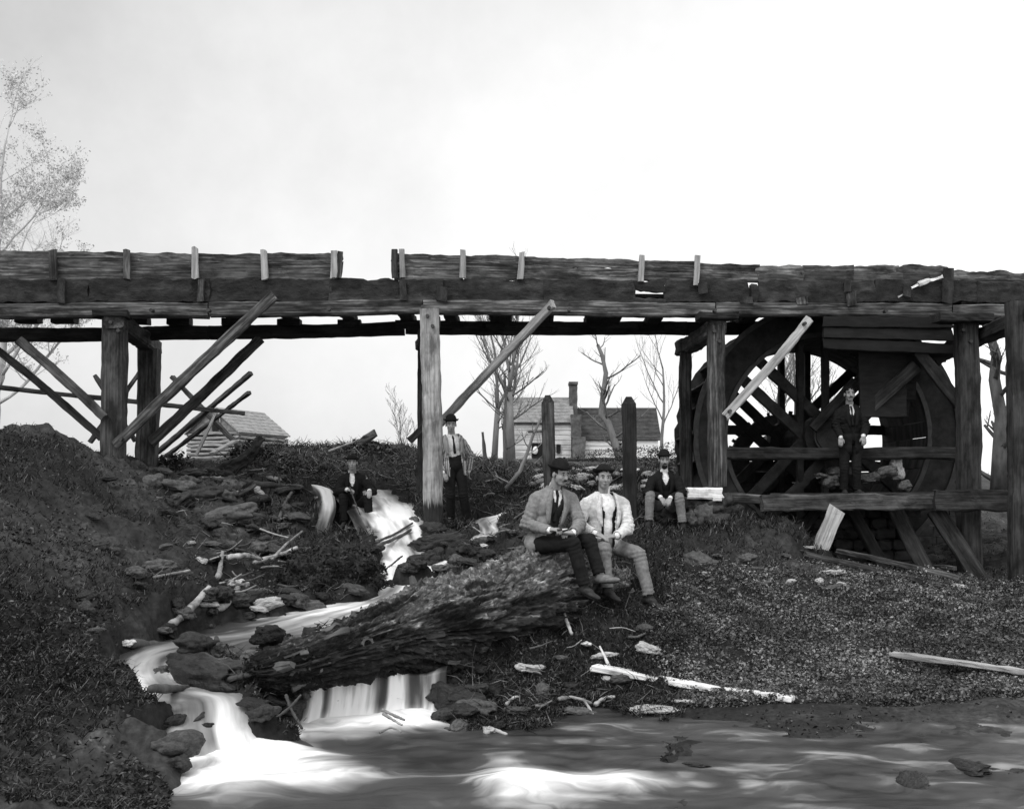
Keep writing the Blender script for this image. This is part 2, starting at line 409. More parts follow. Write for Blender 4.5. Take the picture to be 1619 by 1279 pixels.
def hit(px, py, d0=4.5, d1=80):
    """Where the sight line through a photo point first meets the ground."""
    ds = np.exp(np.linspace(math.log(d0), math.log(d1), 900))
    x = (px - HX) / F * ds; zz = CZ - (py - HY) / F * ds
    gg = gza(x, ds)
    k = np.where(zz <= gg)[0]
    k = k[0] if len(k) else len(ds) - 1
    return Vector((x[k], ds[k], gg[k]))

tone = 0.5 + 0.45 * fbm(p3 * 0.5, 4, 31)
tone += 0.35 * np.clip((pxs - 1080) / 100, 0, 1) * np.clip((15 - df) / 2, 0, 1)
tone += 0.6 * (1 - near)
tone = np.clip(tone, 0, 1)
idx = np.arange(NU * ND).reshape(ND, NU)
Fq = np.stack([idx[:-1, :-1], idx[:-1, 1:], idx[1:, 1:], idx[1:, :-1]], -1).reshape(-1, 4)
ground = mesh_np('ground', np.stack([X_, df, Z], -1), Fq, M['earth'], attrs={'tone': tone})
tag(ground, kind='structure')

# ---------------------------------------------------------------- water
def water_mat():
    m = bpy.data.materials.new('water'); m.use_nodes = True
    nt = m.node_tree; n = nt.nodes; l = nt.links
    b = n['Principled BSDF']
    at = n.new('ShaderNodeAttribute'); at.attribute_name = 'foam'
    fl = n.new('ShaderNodeAttribute'); fl.attribute_name = 'flow'
    mp = n.new('ShaderNodeMapping'); mp.inputs['Scale'].default_value = (1.1, 7, 1)
    l.new(fl.outputs['Vector'], mp.inputs['Vector'])
    no = n.new('ShaderNodeTexNoise'); no.inputs['Scale'].default_value = 1; no.inputs['Detail'].default_value = 5; no.inputs['Roughness'].default_value = 0.5
    l.new(mp.outputs[0], no.inputs['Vector'])
    mr = n.new('ShaderNodeMapRange'); mr.inputs['From Min'].default_value = 0.3; mr.inputs['From Max'].default_value = 0.7
    mr.inputs['To Min'].default_value = -0.32; mr.inputs['To Max'].default_value = 0.32
    l.new(no.outputs['Fac'], mr.inputs['Value'])
    ad = n.new('ShaderNodeMath'); ad.operation = 'ADD'; ad.use_clamp = True
    sc_ = n.new('ShaderNodeMath'); sc_.operation = 'MULTIPLY_ADD'; sc_.inputs[1].default_value = 0.9; sc_.inputs[2].default_value = 0.12
    l.new(at.outputs['Fac'], sc_.inputs[0])
    mm = n.new('ShaderNodeMath'); mm.operation = 'MULTIPLY'; l.new(sc_.outputs[0], mm.inputs[0]); l.new(mr.outputs[0], mm.inputs[1])
    l.new(at.outputs['Fac'], ad.inputs[0]); l.new(mm.outputs[0], ad.inputs[1])
    r = n.new('ShaderNodeValToRGB'); cr = r.color_ramp
    for _ in range(2): cr.elements.new(0.5)
    for e, (p_, v_) in zip(cr.elements, [(0.0, 0.022), (0.22, 0.07), (0.55, 0.42), (0.9, 0.9)]): e.position = p_; e.color = g(v_)
    l.new(ad.outputs[0], r.inputs[0]); l.new(r.outputs[0], b.inputs['Base Color'])
    rr = n.new('ShaderNodeMapRange'); rr.inputs['To Min'].default_value = 0.33; rr.inputs['To Max'].default_value = 0.9
    l.new(ad.outputs[0], rr.inputs['Value']); l.new(rr.outputs[0], b.inputs['Roughness'])
    b.inputs['IOR'].default_value = 1.33
    b.inputs['Specular IOR Level'].default_value = 0.4
    bp = n.new('ShaderNodeBump'); bp.inputs['Strength'].default_value = 0.35; bp.inputs['Distance'].default_value = 0.03
    l.new(no.outputs['Fac'], bp.inputs['Height']); l.new(bp.outputs[0], b.inputs['Normal'])
    return m
M['water'] = water_mat()

FOAM = {
 'main': [(0, .5), (1, .62), (2, .78), (3, .86), (4, .66), (5, .8), (6, .86), (7, .7), (8, .55), (9, .55), (10, .40), (11, .24), (12, .24), (13, .26), (14, .36), (15, .5), (16, .85), (17, .7), (18, .34), (19, .40), (20, .42), (21, .60), (22, .72), (23, .6)],
 'side': [(0, .5), (1, .7), (2, .6), (3, .66), (4, .72), (5, .62), (6, .5), (7, .32), (8, .08)],
 'cross': [(0, .7), (1, .6), (2, .6), (3, .7), (4, .55), (5, .8)],
 'cross_two': [(0, .5), (1, .6), (2, .5), (3, .6)],
 'dribble': [(0, .5), (1, .62), (2, .36), (3, .22), (4, .04)],
}
def ribbon(key, nseg=14, nc=26):
    run = RUNS[key]; L, hw = runline(run, nseg)
    n = len(L)
    T = np.gradient(L, axis=0); Th = T.copy(); Th[:, 2] = 0
    for _ in range(6):
        Th[1:-1] = (Th[:-2] + 2 * Th[1:-1] + Th[2:]) / 4
    Th /= np.linalg.norm(Th, axis=1)[:, None] + 1e-9
    S = np.stack([Th[:, 1], -Th[:, 0], np.zeros(n)], -1)
    arc = np.concatenate([[0], np.cumsum(np.linalg.norm(np.diff(L, axis=0), axis=1))])
    fr = np.array([f for _, f in FOAM[key]]); fo = np.interp(np.arange(n) / nseg, np.arange(len(fr)), fr)
    V = []; foam = []; flow = []
    cs = np.linspace(-1.45, 1.45, nc)
    for j, c in enumerate(cs):
        off = L + S * (hw * c)[:, None]
        off[:, 2] -= 0.05 * max(abs(c) - 1.0, 0) + 0
        V.append(off); flow.append(np.stack([arc, hw * c, np.zeros(n)], -1))
        foam.append(fo * (1 - 0.75 * np.clip((abs(c) - .45) / .75, 0, 1) ** 1.5) + .0)
    V = np.stack(V, 1).reshape(-1, 3); flow = np.stack(flow, 1).reshape(-1, 3); foam = np.stack(foam, 1).reshape(-1)
    q = flow * np.array([1.3, 5, 1]) + 5
    V[:, 2] += 0.03 * fbm(q, 3, 2)
    foam += (0.34 if key == 'main' else .5) * fbm(np.stack([flow[:, 1] * 9, arc.repeat(nc) * .9 + 7, flow[:, 1] * 0 + len(key)], -1), 3, 4) * np.clip(fo.repeat(nc) * 1.4, 0, 1)
    I = np.arange(n * nc).reshape(n, nc)
    Fc = np.stack([I[:-1, :-1], I[1:, :-1], I[1:, 1:], I[:-1, 1:]], -1).reshape(-1, 4)
    nm = {'main': 'stream', 'side': 'waterfall', 'dribble': 'waterfall', 'cross': 'stream', 'cross_two': 'stream'}.get(key, 'waterfall')
    return tag(mesh_np(nm, V, Fc, M['water'], attrs={'foam': np.clip(foam, 0, 1.1), 'flow': flow}), kind='structure')
for k in RUNS: ribbon(k)

# lower pool: one level sheet, the banks give it its shore
nx, ny = 520, 380
ug = np.linspace(-1.1, 1.1, nx); dg = np.exp(np.linspace(np.log(1.6), np.log(9.6), ny))
U2, D2 = np.meshgrid(ug, dg); u2 = U2.ravel(); d2 = D2.ravel(); x2 = u2 * d2
z2 = np.full_like(x2, -0.335)
px2 = u2 * F + HX; py2 = HY + (CZ - z2) / d2 * F
q = np.stack([x2, d2, x2 * 0], -1)
foam = np.full_like(x2, 0.06)
def wp(px, py):      # a world point on the pool from a photo point
    d = (CZ + 0.335) * F / (py - HY); return ((px - HX) * d / F, d)
def blob(px, py, rx, ry, s, rot=0.0):
    global foam, z2
    cx, cy = wp(px, py)
    ax, ay = x2 - cx, d2 - cy
    c, s_ = math.cos(rot), math.sin(rot)
    bx, by = (ax * c + ay * s_) / rx, (-ax * s_ + ay * c) / ry
    wob = 0.25 * fbm(q * 1.7, 3, 77)
    e = np.exp(-(bx * bx + by * by) * (1 + wob))
    foam = foam + s * e; z2 = z2 + 0.05 * min(s, 1) * e
blob(575, 1134, .62, .42, .9, 0.05); blob(660, 1132, .36, .36, .8, 0.05); blob(500, 1144, .3, .3, .5, 0.05); blob(665, 1146, .34, .14, .55); blob(520, 1165, .45, .2, .4)
blob(352, 1178, .36, .55, .7, 0.1); blob(410, 1200, .50, .55, .6, -0.15); blob(350, 1225, .36, .6, .5); blob(480, 1212, .5, .22, .35, -.25); blob(430, 1235, .6, .3, .25); blob(470, 1190, .4, .1, .4, -.4); blob(560, 1230, .9, .12, .18)
blob(838, 1240, .24, .48, .8, 0.3); blob(930, 1240, .60, .16, .6, -0.05); blob(1010, 1228, .5, .2, .3); blob(800, 1255, .2, .3, .4); blob(900, 1262, .5, .08, .2)
blob(1240, 1190, .55, .10, .12); blob(1400, 1200, .5, .12, .18); blob(1430, 1235, .2, .12, .25); blob(1480, 1130, .5, .12, .12); blob(1560, 1150, .3, .12, .15)
foam = foam + 0.05 * fbm(q * np.array([1.0, 3.0, 1]), 4, 12) + 0.03 * np.clip((px2 - 950) / 200, 0, 1)
foam = foam + (px2 > 560) * np.clip((px2 - 560) / 300, 0, 1) * (.22 * np.clip(fbm(q * np.array([1.8, 4.0, 1]), 4, 19) + .12, 0, 1) + .05 * fbm(q * np.array([6, 14, 1]), 3, 29))
flow = np.stack([x2 * 1.6 + 0.5 * fbm(q * 1.6, 3, 3), d2 * .9 + 0.28 * fbm(q * 1.8, 3, 8), x2 * 0], -1)
z2 += 0.016 * fbm(q * np.array([1.8, 4.0, 1]), 4, 40)
I = np.arange(nx * ny).reshape(ny, nx)
Fc = np.stack([I[:-1, :-1], I[:-1, 1:], I[1:, 1:], I[1:, :-1]], -1).reshape(-1, 4)
tag(mesh_np('stream_pool', np.stack([x2, d2, z2], -1), Fc, M['water'], attrs={'foam': np.clip(foam, 0, 1.1), 'flow': flow}), kind='structure')

# falls under the log: one curtain that thins to wet rock between its strands
na, nv_ = 260, 40
pa = np.linspace(474, 706, na); lipd = np.interp(pa, [474, 560, 640, 706], [8.62, 8.86, 9.0, 9.02]); lipy = np.interp(pa, [474, 492, 577, 618, 640, 672, 706], [1082, 1078, 1060, 1052, 1066, 1068, 1058])
vv = np.linspace(0, 1, nv_); V = []; fo = []; fl = []
def band(x, c, w): return np.exp(-((x - c) / w) ** 4)
bf = .72 * band(pa, 500, 15) + .80 * band(pa, 563, 36) + .85 * band(pa, 630, 16) + .40 * band(pa, 532, 12) + .55 * band(pa, 676, 20) + .16
xw = (pa - HX) * lipd / F
lz = CZ - (lipy - HY) * lipd / F
for j, v in enumerate(vv):
    if v < .25: dd_ = lipd + .35 * (1 - v / .25); zz_ = lz + .02 * (1 - v / .25)
    else:
        t_ = (v - .25) / .75; dd_ = lipd - .06 * t_ - .34 * t_ ** 3.5; zz_ = lz - (lz + .36) * t_
    rip = .022 * vnoise(np.stack([xw * 9, xw * 0 + v * .6, xw * 0], -1), 6) + .012 * vnoise(np.stack([xw * 26, xw * 0 + v * .9, xw * 0], -1), 7)
    sp_ = (pa - 632) * .55 * max(v - .35, 0) * band(pa, 640, 26)
    V.append(np.stack([xw + sp_ * lipd / F, dd_ + rip, zz_], -1))
    st_ = .45 * fbm(np.stack([xw * 16, xw * 0 + v * .5, xw * 0], -1), 3, 8)
    fo.append(np.clip(bf * (1 + st_) * (.55 + .45 * v) + .75 * np.clip((v - .72) / .28, 0, 1) ** 1.5, 0, 1)); fl.append(np.stack([xw * 0 + v, xw * 2.2, xw * 0], -1))
V = np.stack(V, 0).reshape(-1, 3); I = np.arange(na * nv_).reshape(nv_, na)
Fc = np.stack([I[:-1, :-1], I[1:, :-1], I[1:, 1:], I[:-1, 1:]], -1).reshape(-1, 4)
tag(mesh_np('waterfall', V, Fc, M['water'], attrs={'foam': np.concatenate(fo), 'flow': np.concatenate(fl)}), kind='structure')
# ---------------------------------------------------------------- timber
_sd = [0]
def beam(name, p0, p1, w, h, mat, parent=None, up=None, rag=0.006, bow=0.012, ends=0.0, taper=1.0, seg=0.09, chamfer=0.14, twist=0.0):
    """A weathered timber from p0 to p1. w: breadth across, h: height along 'up'. Local x runs along the grain from p0."""
    _sd[0] += 1; sd = _sd[0]
    p0 = Vector(p0); p1 = Vector(p1); L = (p1 - p0).length
    ax = (p1 - p0).normalized()
    up = Vector(up) if up is not None else Vector((0, 0, 1))
    if abs(up.dot(ax)) > 0.98: up = Vector((0, 1, 0))
    y = up.cross(ax).normalized(); zz = ax.cross(y).normalized()
    n = max(3, int(L / seg) + 1)
    c = chamfer * min(w, h)
    prof = np.array([(-w / 2 + c, -h / 2), (w / 2 - c, -h / 2), (w / 2, -h / 2 + c), (w / 2, 0), (w / 2, h / 2 - c), (w / 2 - c, h / 2), (0, h / 2), (-w / 2 + c, h / 2), (-w / 2, h / 2 - c), (-w / 2, 0), (-w / 2, -h / 2 + c)])
    K = len(prof)
    s = np.linspace(0, 1, n)
    sc = 1 + (taper - 1) * s
    V = np.zeros((n, K, 3))
    V[:, :, 0] = (s * L)[:, None]
    V[:, :, 1] = prof[None, :, 0] * sc[:, None]; V[:, :, 2] = prof[None, :, 1] * sc[:, None]
    q = np.stack([V[..., 0] * 4.2 + sd * 9.1, V[..., 1] * 9, V[..., 2] * 9], -1).reshape(-1, 3)
    nz = (fbm(q, 4, sd % 50, .65) * rag).reshape(n, K)
    rr = np.sqrt(V[..., 1] ** 2 + V[..., 2] ** 2) + 1e-6
    V[..., 1] += V[..., 1] / rr * nz; V[..., 2] += V[..., 2] / rr * nz
    bq = np.stack([s * L * 0.5 + sd * 3.7, s * 0 + 1.3, s * 0], -1)
    V[..., 1] += (vnoise(bq, 5) * bow * np.sin(s * math.pi))[:, None]; V[..., 2] += (vnoise(bq, 6) * bow * np.sin(s * math.pi))[:, None]
    if twist:
        a = twist * s[:, None]; yy = V[..., 1] * np.cos(a) - V[..., 2] * np.sin(a); V[..., 2] = V[..., 1] * np.sin(a) + V[..., 2] * np.cos(a); V[..., 1] = yy
    if ends:
        for e in (0, -1):
            V[e, :, 0] += ends * vnoise(np.stack([V[e, :, 1] * 14 + sd, V[e, :, 2] * 14, V[e, :, 1] * 0 + e], -1), 8)
    V = V.reshape(-1, 3)
    Fc = []
    for i in range(n - 1):
        for k in range(K):
            k2 = (k + 1) % K
            Fc.append((i * K + k, (i + 1) * K + k, (i + 1) * K + k2, i * K + k2))
    Fc.append(tuple(range(K))); Fc.append(tuple((n - 1) * K + k for k in reversed(range(K))))
    o = mesh_np(name, V, Fc, mat, smooth=False)
    mt = Matrix((ax, y, zz)).transposed().to_4x4(); mt.translation = p0
    o.matrix_world = mt
    if parent is not None:
        o.parent = parent
        o.location = p0 - world_loc(parent)
    return o

# depth of the flume's near side along a straight line in the world
FA, FB = P(-60, 480, 15.05), P(1700, 480, 16.45)
def nd(px, back=0.0):
    u = (px - HX) / F
    ax, ay, bx, by = FA.x, FA.y + back, FB.x, FB.y + back
    # intersect x = u*y with the line
    t_ = (u * ay - ax) / ((bx - ax) - u * (by - ay))
    return ay + t_ * (by - ay)
def N(px, py, back=0.0): return P(px, py, nd(px, back))

flume = empty('flume_trestle', N(800, 500))
tag(flume, 'long weathered wooden flume on a timber trestle crossing above the stream', 'flume')
DW, MW, BW_, PW, MO = M['wood_dark'], M['wood_mid'], M['wood_board'], M['wood_pale'], M['wood_moss']
# near stringer
for a, b in [((-60, 492), (330, 491.5)), ((332, 490), (668, 485)), ((669, 486.5), (1128, 491)), ((1130, 490.5), (1500, 492)), ((1502, 494), (1690, 496))]:
    beam('stringer', N(*a, 0.0), N(*b, 0.0), 0.19, 0.205, BW_, flume, rag=0.008, bow=0.02)
# far stringer, same height, 1.65 m behind
for a, b in [((-60, 530), (330, 526)), ((331, 526), (640, 519.5)), ((641, 518), (1085, 519.5)), ((1086, 519.5), (1500, 521))]:
    beam('stringer', N(*a, 1.7), N(*b, 1.7), 0.2, 0.205, DW, flume, rag=0.008, bow=0.02)
# ties across
for px, w in [(5, .2), (65, .2), (187, .2), (257, .2), (348, .2), (440, .2), (540, .2), (637, .22), (711, .2), (782, .17), (798, .2), (866, .2), (945, .3), (972, .26), (1040, .22), (1130, .25), (1190, .25), (1262, .22), (1300, .25), (1350, .3), (1400, .3), (1450, .3), (1500, .3)]:
    n0 = N(px, 500); f0 = N(px, 500, 1.9)
    xx = n0.x * (nd(px, .85) / n0.y)
    beam('tie', (xx, n0.y + 0.02, 4.33), (xx, n0.y + 1.92, 4.31 + rnd.uniform(-.02, .02)), w, 0.14, DW, flume, rag=0.02, ends=0.04)
    if w < .25: beam('shim', (xx - w * .9, n0.y + 1.66, 4.205), (xx + w * .9, n0.y + 1.66, 4.205), .2, .11, DW, flume, rag=.01)
# trough floor
for k in range(6):
    b_ = 0.18 + k * 0.27
    beam('floor_board', N(-60, 470, b_) + Vector((0, 0, 4.42 - N(-60, 470, b_).z)), N(1690, 470, b_) + Vector((0, 0, 4.42 - N(1690, 470, b_).z)), 0.255, 0.05, DW, flume, seg=.6)
_bd = [0]
cyl_later = []
# side boards: three planks high, butted at the stakes
def board(px0, y0a, y0b, px1, y1a, y1b, back, mat, th=0.045, name='side_board', rag=0.015):
    a, b = N(px0, (y0a + y0b) / 2, back), N(px1, (y1a + y1b) / 2, back)
    h = (y0b - y0a) * nd(px0, back) / F + .004
    _bd[0] += 1; a, b = a + Vector((0, .014 * (_bd[0] % 2), 0)), b + Vector((0, .014 * (_bd[0] % 2), 0))
    return beam(name, a, b, th, h, mat, flume, rag=rag, bow=0.02, ends=0.04, seg=0.06, chamfer=0.1, taper=((y1b - y1a) * nd(px1, back)) / ((y0b - y0a) * nd(px0, back)))
bays = [(-60, 396), (83, 397.5), (200, 399), (308, 400.5), (417, 401.5), (541, 402.5)]
for (x0, t0), (x1, t1) in zip(bays[:-1], bays[1:]):
    m1 = rnd.uniform(10, 19)
    board(x0, t0, t0 + m1, x1 - 1.5, t1, t1 + m1, .02, BW_)
    board(x0, t0 + m1 - 1.2, 444, x1 - 1.5, t1 + m1 - 1.2, 444, 0.0, BW_ if rnd.random() < .6 else MW)
bays = [(621, 401), (732, 404), (825, 406.5), (1015, 412.5), (1103, 415.5), (1200, 419)]
for (x0, t0), (x1, t1) in zip(bays[:-1], bays[1:]):
    m1 = rnd.uniform(12, 20)
    board(x0, t0, t0 + m1, x1 - 1.5, t1, t1 + m1, .02, BW_)
    board(x0, t0 + m1 - 1.2, 445, x1 - 1.5, t1 + m1 - 1.2, 446, 0.0, BW_)
for x0, x1, t0, t1, mt_ in [(1200, 1268, 420, 421, BW_), (1269, 1345, 419, 420, MW), (1346, 1420, 420, 421, BW_), (1421, 1494, 419, 422, MW), (1495, 1690, 430, 431, BW_)]:
    board(x0 - 4, t0, t0 + 17, x1 + 4, t1, t1 + 16, .03, mt_, rag=.025)
    board(x0 - 4, t0 + 12, 450, x1 + 4, t1 + 13, 451, 0.0, MW, rag=.02)
# the low mossy planks of the trough, leaning out a little, with the rotted holes left open
for x0, x1 in [(-60, 140), (141, 330), (331, 520), (521, 700), (701, 860), (861, 1001), (1052, 1184), (1197, 1380), (1381, 1540), (1541, 1690)]:
    dy = 0 if x1 < 1000 else (1 if x1 < 1300 else 3)
    board(x0, 443 + dy, 478, x1 + (2 if x1 not in (1001, 1184) else -1), 443 + dy, 479, -0.03, MO, th=.07, rag=.028)
board(1001, 444, 461, 1052, 445, 460, -0.03, MO, th=.07, rag=.03)
board(1001, 471.5, 479, 1052, 473, 479, -0.03, MO, th=.06, rag=.02)
board(1184, 444, 446, 1197, 445, 446.5, -0.03, MO, th=.05, rag=.006)
board(1184, 449, 479, 1197, 449.5, 479, -0.03, MO, th=.07, rag=.02)
# far side of the trough, open at the same bay and at the holes
for x0, x1 in [(-60, 250), (251, 505), (655, 985), (1075, 1180), (1202, 1450), (1451, 1690)]:
    for z0, z1 in [(4.45, 4.68), (4.69, 4.9)]:
        a, b = N(x0, 500, 1.62), N(x1, 500, 1.62)
        beam('side_board', (a.x, a.y, (z0 + z1) / 2), (b.x, b.y, (z0 + z1) / 2), .045, z1 - z0, MW, flume, rag=.015, ends=.04, seg=.2)
# patches, battens hanging in the dark band, torn moss
for px, y0, y1, w in [(98, 440, 478, .1), (318, 443, 476, .09), (636, 443, 474, .1), (700, 455, 476, .16), (1180, 470, 480, .2), (1268, 472, 482, .16), (1345, 462, 484, .15), (1340, 444, 462, .1), (1435, 452, 470, .12), (1500, 425, 480, .16), (1110, 447, 466, .14)]:
    beam('batten', N(px, y0, -0.10), N(px + rnd.uniform(-3, 3), y1, -0.11), w, .03, BW_ if rnd.random() < .3 else MO, flume, up=(0, 1, 0), rag=.01, ends=.03)
# stakes
for px, y0, y1, w, mt_ in [(83, 396, 443, .11, MW), (200, 396, 443, .10, BW_), (308, 392, 441, .10, PW), (417, 397, 442, .095, PW), (528, 396, 440, .10, PW), (538, 397, 442, .08, BW_),
                      (624, 393, 441, .09, MW), (635, 395, 441, .085, PW), (732, 396, 441, .085, PW), (825, 399, 443, .085, PW), (1015, 403, 446, .09, PW), (1103, 405, 452, .085, PW)]:
    beam('stake', N(px + rnd.uniform(-3, 3), y1, -0.07), N(px, y0, -0.06), .06, w, mt_, flume, up=(1, 0, 0), rag=.006, ends=.03, taper=rnd.uniform(.8, .95))
# posts, caps and braces of the four bents
def post(px0, y0, px1, y1, d, w, mat, h=None, extra=0.35):
    a = P(px1, y1, d); b = P(px0, y0, d)
    ax = (a - b).normalized()
    return beam('post', a + ax * extra, b, w, h or w, mat, flume, up=(0, 1, 0), rag=.01, bow=.02)
post(182, 497, 178, 742, 15.2, .30, MW); post(236, 552, 231, 745, 17.35, .31, MW)
post(679, 490, 684, 812, 15.22, .265, M['wood_post'], extra=0.6)
post(668, 528, 664, 800, 17.2, .13, MW)
post(1132, 516, 1134, 769, 15.75, .24, BW_, extra=0); post(1084, 544, 1086, 762, 17.6, .19, MW, extra=.4)
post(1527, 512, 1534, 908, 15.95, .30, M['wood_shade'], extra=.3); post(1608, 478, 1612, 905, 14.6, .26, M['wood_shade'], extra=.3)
for px in (1132, 680, 180):
    p = N(px, 500, -0.22)
    k = {1132: (1136, 1079, 17.9), 680: (682, 670, 17.5), 180: (180, 243, 17.75)}[px]
    a = P(k[0], 503, p.y); b = Vector((P(k[1], 540, k[2]).x, k[2], a.z - (0.02)))
    beam('cap_beam', (a.x, a.y, 3.93 if px != 680 else 3.97), (b.x, b.y, 3.90), .26, .24 if px != 680 else .16, MW, flume, rag=.015, ends=.03)
beam('cap_beam', P(1640, 494, 14.3), P(1486, 560, 17.9), .24, .22, DW, flume, rag=.015)
beam('corbel', P(1103, 500, 15.65), P(1163, 500, 15.7), .3, .1, DW, flume, rag=.02); beam('corbel', P(150, 497, 15.1), P(205, 498, 15.15), .3, .1, DW, flume, rag=.02)
beam('corbel', P(1478, 503, 15.75), P(1562, 505, 15.85), .32, .13, DW, flume, rag=.02)
def brace(a, b, w, mat, th=.07, extra=0.0):
    p, q_ = P(*a), P(*b)
    ax = (p - q_).normalized()
    return beam('brace', p + ax * extra, q_, th, w, mat, flume, up=(0, .1, 1), rag=.008, bow=.03, ends=.03)
brace((183, 705, 14.98), (432, 468, 14.85), .15, BW_); brace((238, 700, 17.1), (412, 536, 17.0), .16, MW)
brace((160, 692, 17.1), (-15, 545, 16.8), .12, MW); brace((165, 660, 15.0), (28, 536, 14.9), .13, MW)
brace((690, 676, 16.98), (876, 479, 15.02), .13, PW)
brace((1146, 659, 15.55), (1281, 503, 15.5), .13, PW)
brace((1522, 645, 16.2), (1452, 556, 16.3), .18, DW, extra=0); brace((1479, 573, 16.6), (1512, 534, 16.6), .17, DW)
brace((654, 690, 17.0), (671, 673, 17.0), .1, MW, extra=.1)
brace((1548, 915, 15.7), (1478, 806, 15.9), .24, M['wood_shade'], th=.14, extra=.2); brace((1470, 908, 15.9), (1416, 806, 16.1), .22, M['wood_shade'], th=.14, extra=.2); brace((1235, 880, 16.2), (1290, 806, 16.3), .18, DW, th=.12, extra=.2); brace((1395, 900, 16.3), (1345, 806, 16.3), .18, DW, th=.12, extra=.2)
# bolt heads and iron washers where posts meet caps and stringers
for (px, py, d_) in [(176, 510, 15.04), (188, 523, 15.04), (676, 500, 15.07), (684, 516, 15.07), (1129, 524, 15.62), (1137, 540, 15.62), (1522, 522, 15.79), (1534, 540, 15.79), (330, 491, 14.95), (668, 486, 15.2), (1130, 491, 15.5), (425, 476, 14.9), (868, 487, 14.95), (192, 694, 14.9), (1272, 512, 15.42), (1154, 650, 15.45), (900, 490, 15.35), (520, 489, 15.1), (240, 491, 14.95), (1400, 492, 15.8)]:
    p_ = P(px, py, d_); cyl_later.append(p_)
# horizontal wheel beam and platform beam carried by the right-hand bents
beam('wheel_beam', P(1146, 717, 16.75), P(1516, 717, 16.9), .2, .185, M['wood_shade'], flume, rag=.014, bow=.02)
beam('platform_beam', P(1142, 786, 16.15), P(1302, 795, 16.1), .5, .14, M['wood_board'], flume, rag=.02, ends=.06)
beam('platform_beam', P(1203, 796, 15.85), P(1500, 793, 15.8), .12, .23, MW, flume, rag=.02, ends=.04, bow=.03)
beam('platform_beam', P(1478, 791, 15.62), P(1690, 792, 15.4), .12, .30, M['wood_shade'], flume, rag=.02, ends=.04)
for k in range(4):
    beam('platform_board', P(1215, 783, 16.02 + .24 * k), P(1600, 783 - 1 * k, 16.0 + .24 * k), .22, .05, M['wood_shade'], flume, rag=.01, ends=.05)
# sluice box hanging over the wheel
def slab(name, pts, th, mat, parent, up):
    """A plank-built sheet: planks side by side between two edges given by end points."""
    a0, a1, b0, b1, n = pts
    for i in range(n):
        s = (i + .5) / n
        p = a0.lerp(b0, s); q_ = a1.lerp(b1, s); w = ((b0 - a0).length) / n
        beam(name, p, q_, w * .97, th, mat, parent, up=up, rag=.008, bow=.01, ends=.03)
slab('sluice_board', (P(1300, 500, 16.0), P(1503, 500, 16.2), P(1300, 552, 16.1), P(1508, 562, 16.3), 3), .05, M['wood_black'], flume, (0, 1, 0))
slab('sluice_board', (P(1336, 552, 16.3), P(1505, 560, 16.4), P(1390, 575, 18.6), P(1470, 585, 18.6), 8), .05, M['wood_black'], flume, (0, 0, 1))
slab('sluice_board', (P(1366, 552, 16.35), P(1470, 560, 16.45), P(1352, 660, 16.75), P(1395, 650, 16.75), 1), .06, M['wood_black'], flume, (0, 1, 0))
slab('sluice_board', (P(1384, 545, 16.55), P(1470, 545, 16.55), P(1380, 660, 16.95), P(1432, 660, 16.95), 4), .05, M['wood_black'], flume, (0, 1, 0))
beam('brace', P(1363, 655, 16.6), P(1449, 578, 16.5), .08, .2, M['wood_shade'], flume)
beam('brace', P(1285, 678, 16.95), P(1352, 602, 16.95), .08, .14, DW, flume)
# thin pale strip added slantwise across the side boards
strip_pts = [(1420, 470), (1436, 459), (1452, 450), (1470, 443), (1490, 438)]
for (a, b) in zip(strip_pts[:-1], strip_pts[1:]):
    beam('pale_strip', N(*a, -0.10), N(b[0] + 1.5, b[1] - .6, -0.10), .03, .045, M['wood_white'], flume, rag=.02, ends=.02, seg=.03)

# ---------------------------------------------------------------- water wheel
wheel = empty('water_wheel', P(1308, 690, 17.3))
tag(wheel, 'big dark timber water wheel standing under the flume', 'water wheel')
WC = P(1308, 690, 17.3); RO, RI, WD = 2.15, 1.62, 2.05
def ring(name, c, r0, r1, th, mat, parent, n=112, jit=.012, bites=0):
    V = []; 
    for i in range(n):
        a = 2 * math.pi * i / n
        ro = r1 + jit * math.sin(i * 2.7) * .5 + rnd.uniform(-jit, jit) * .3 - (0.02 if i % 14 == 0 else 0)
        if bites and rnd.random() < bites: ro -= rnd.uniform(.02, .06)
        for (r, y) in ((r0, 0), (ro, 0), (ro, th), (r0, th)):
            V.append((r * math.cos(a), y, r * math.sin(a)))
    Fc = []
    for i in range(n):
        j = (i + 1) % n
        for k in range(4):
            k2 = (k + 1) % 4
            Fc.append((i * 4 + k, i * 4 + k2, j * 4 + k2, j * 4 + k))
    o = mesh_np(name, V, Fc, mat, smooth=False)
    o.location = Vector(c); 
    if parent is not None: o.parent = parent; o.location = Vector(c) - world_loc(parent)
    return o
WW = M['wood_wheel']
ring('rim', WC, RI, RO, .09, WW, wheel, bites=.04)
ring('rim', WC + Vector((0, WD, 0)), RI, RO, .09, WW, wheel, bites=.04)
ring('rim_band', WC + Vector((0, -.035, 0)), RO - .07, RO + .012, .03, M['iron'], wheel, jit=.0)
ring('rim_band', WC + Vector((0, -.03, 0)), RI - .01, RI + .06, .026, M['iron'], wheel, jit=.0)
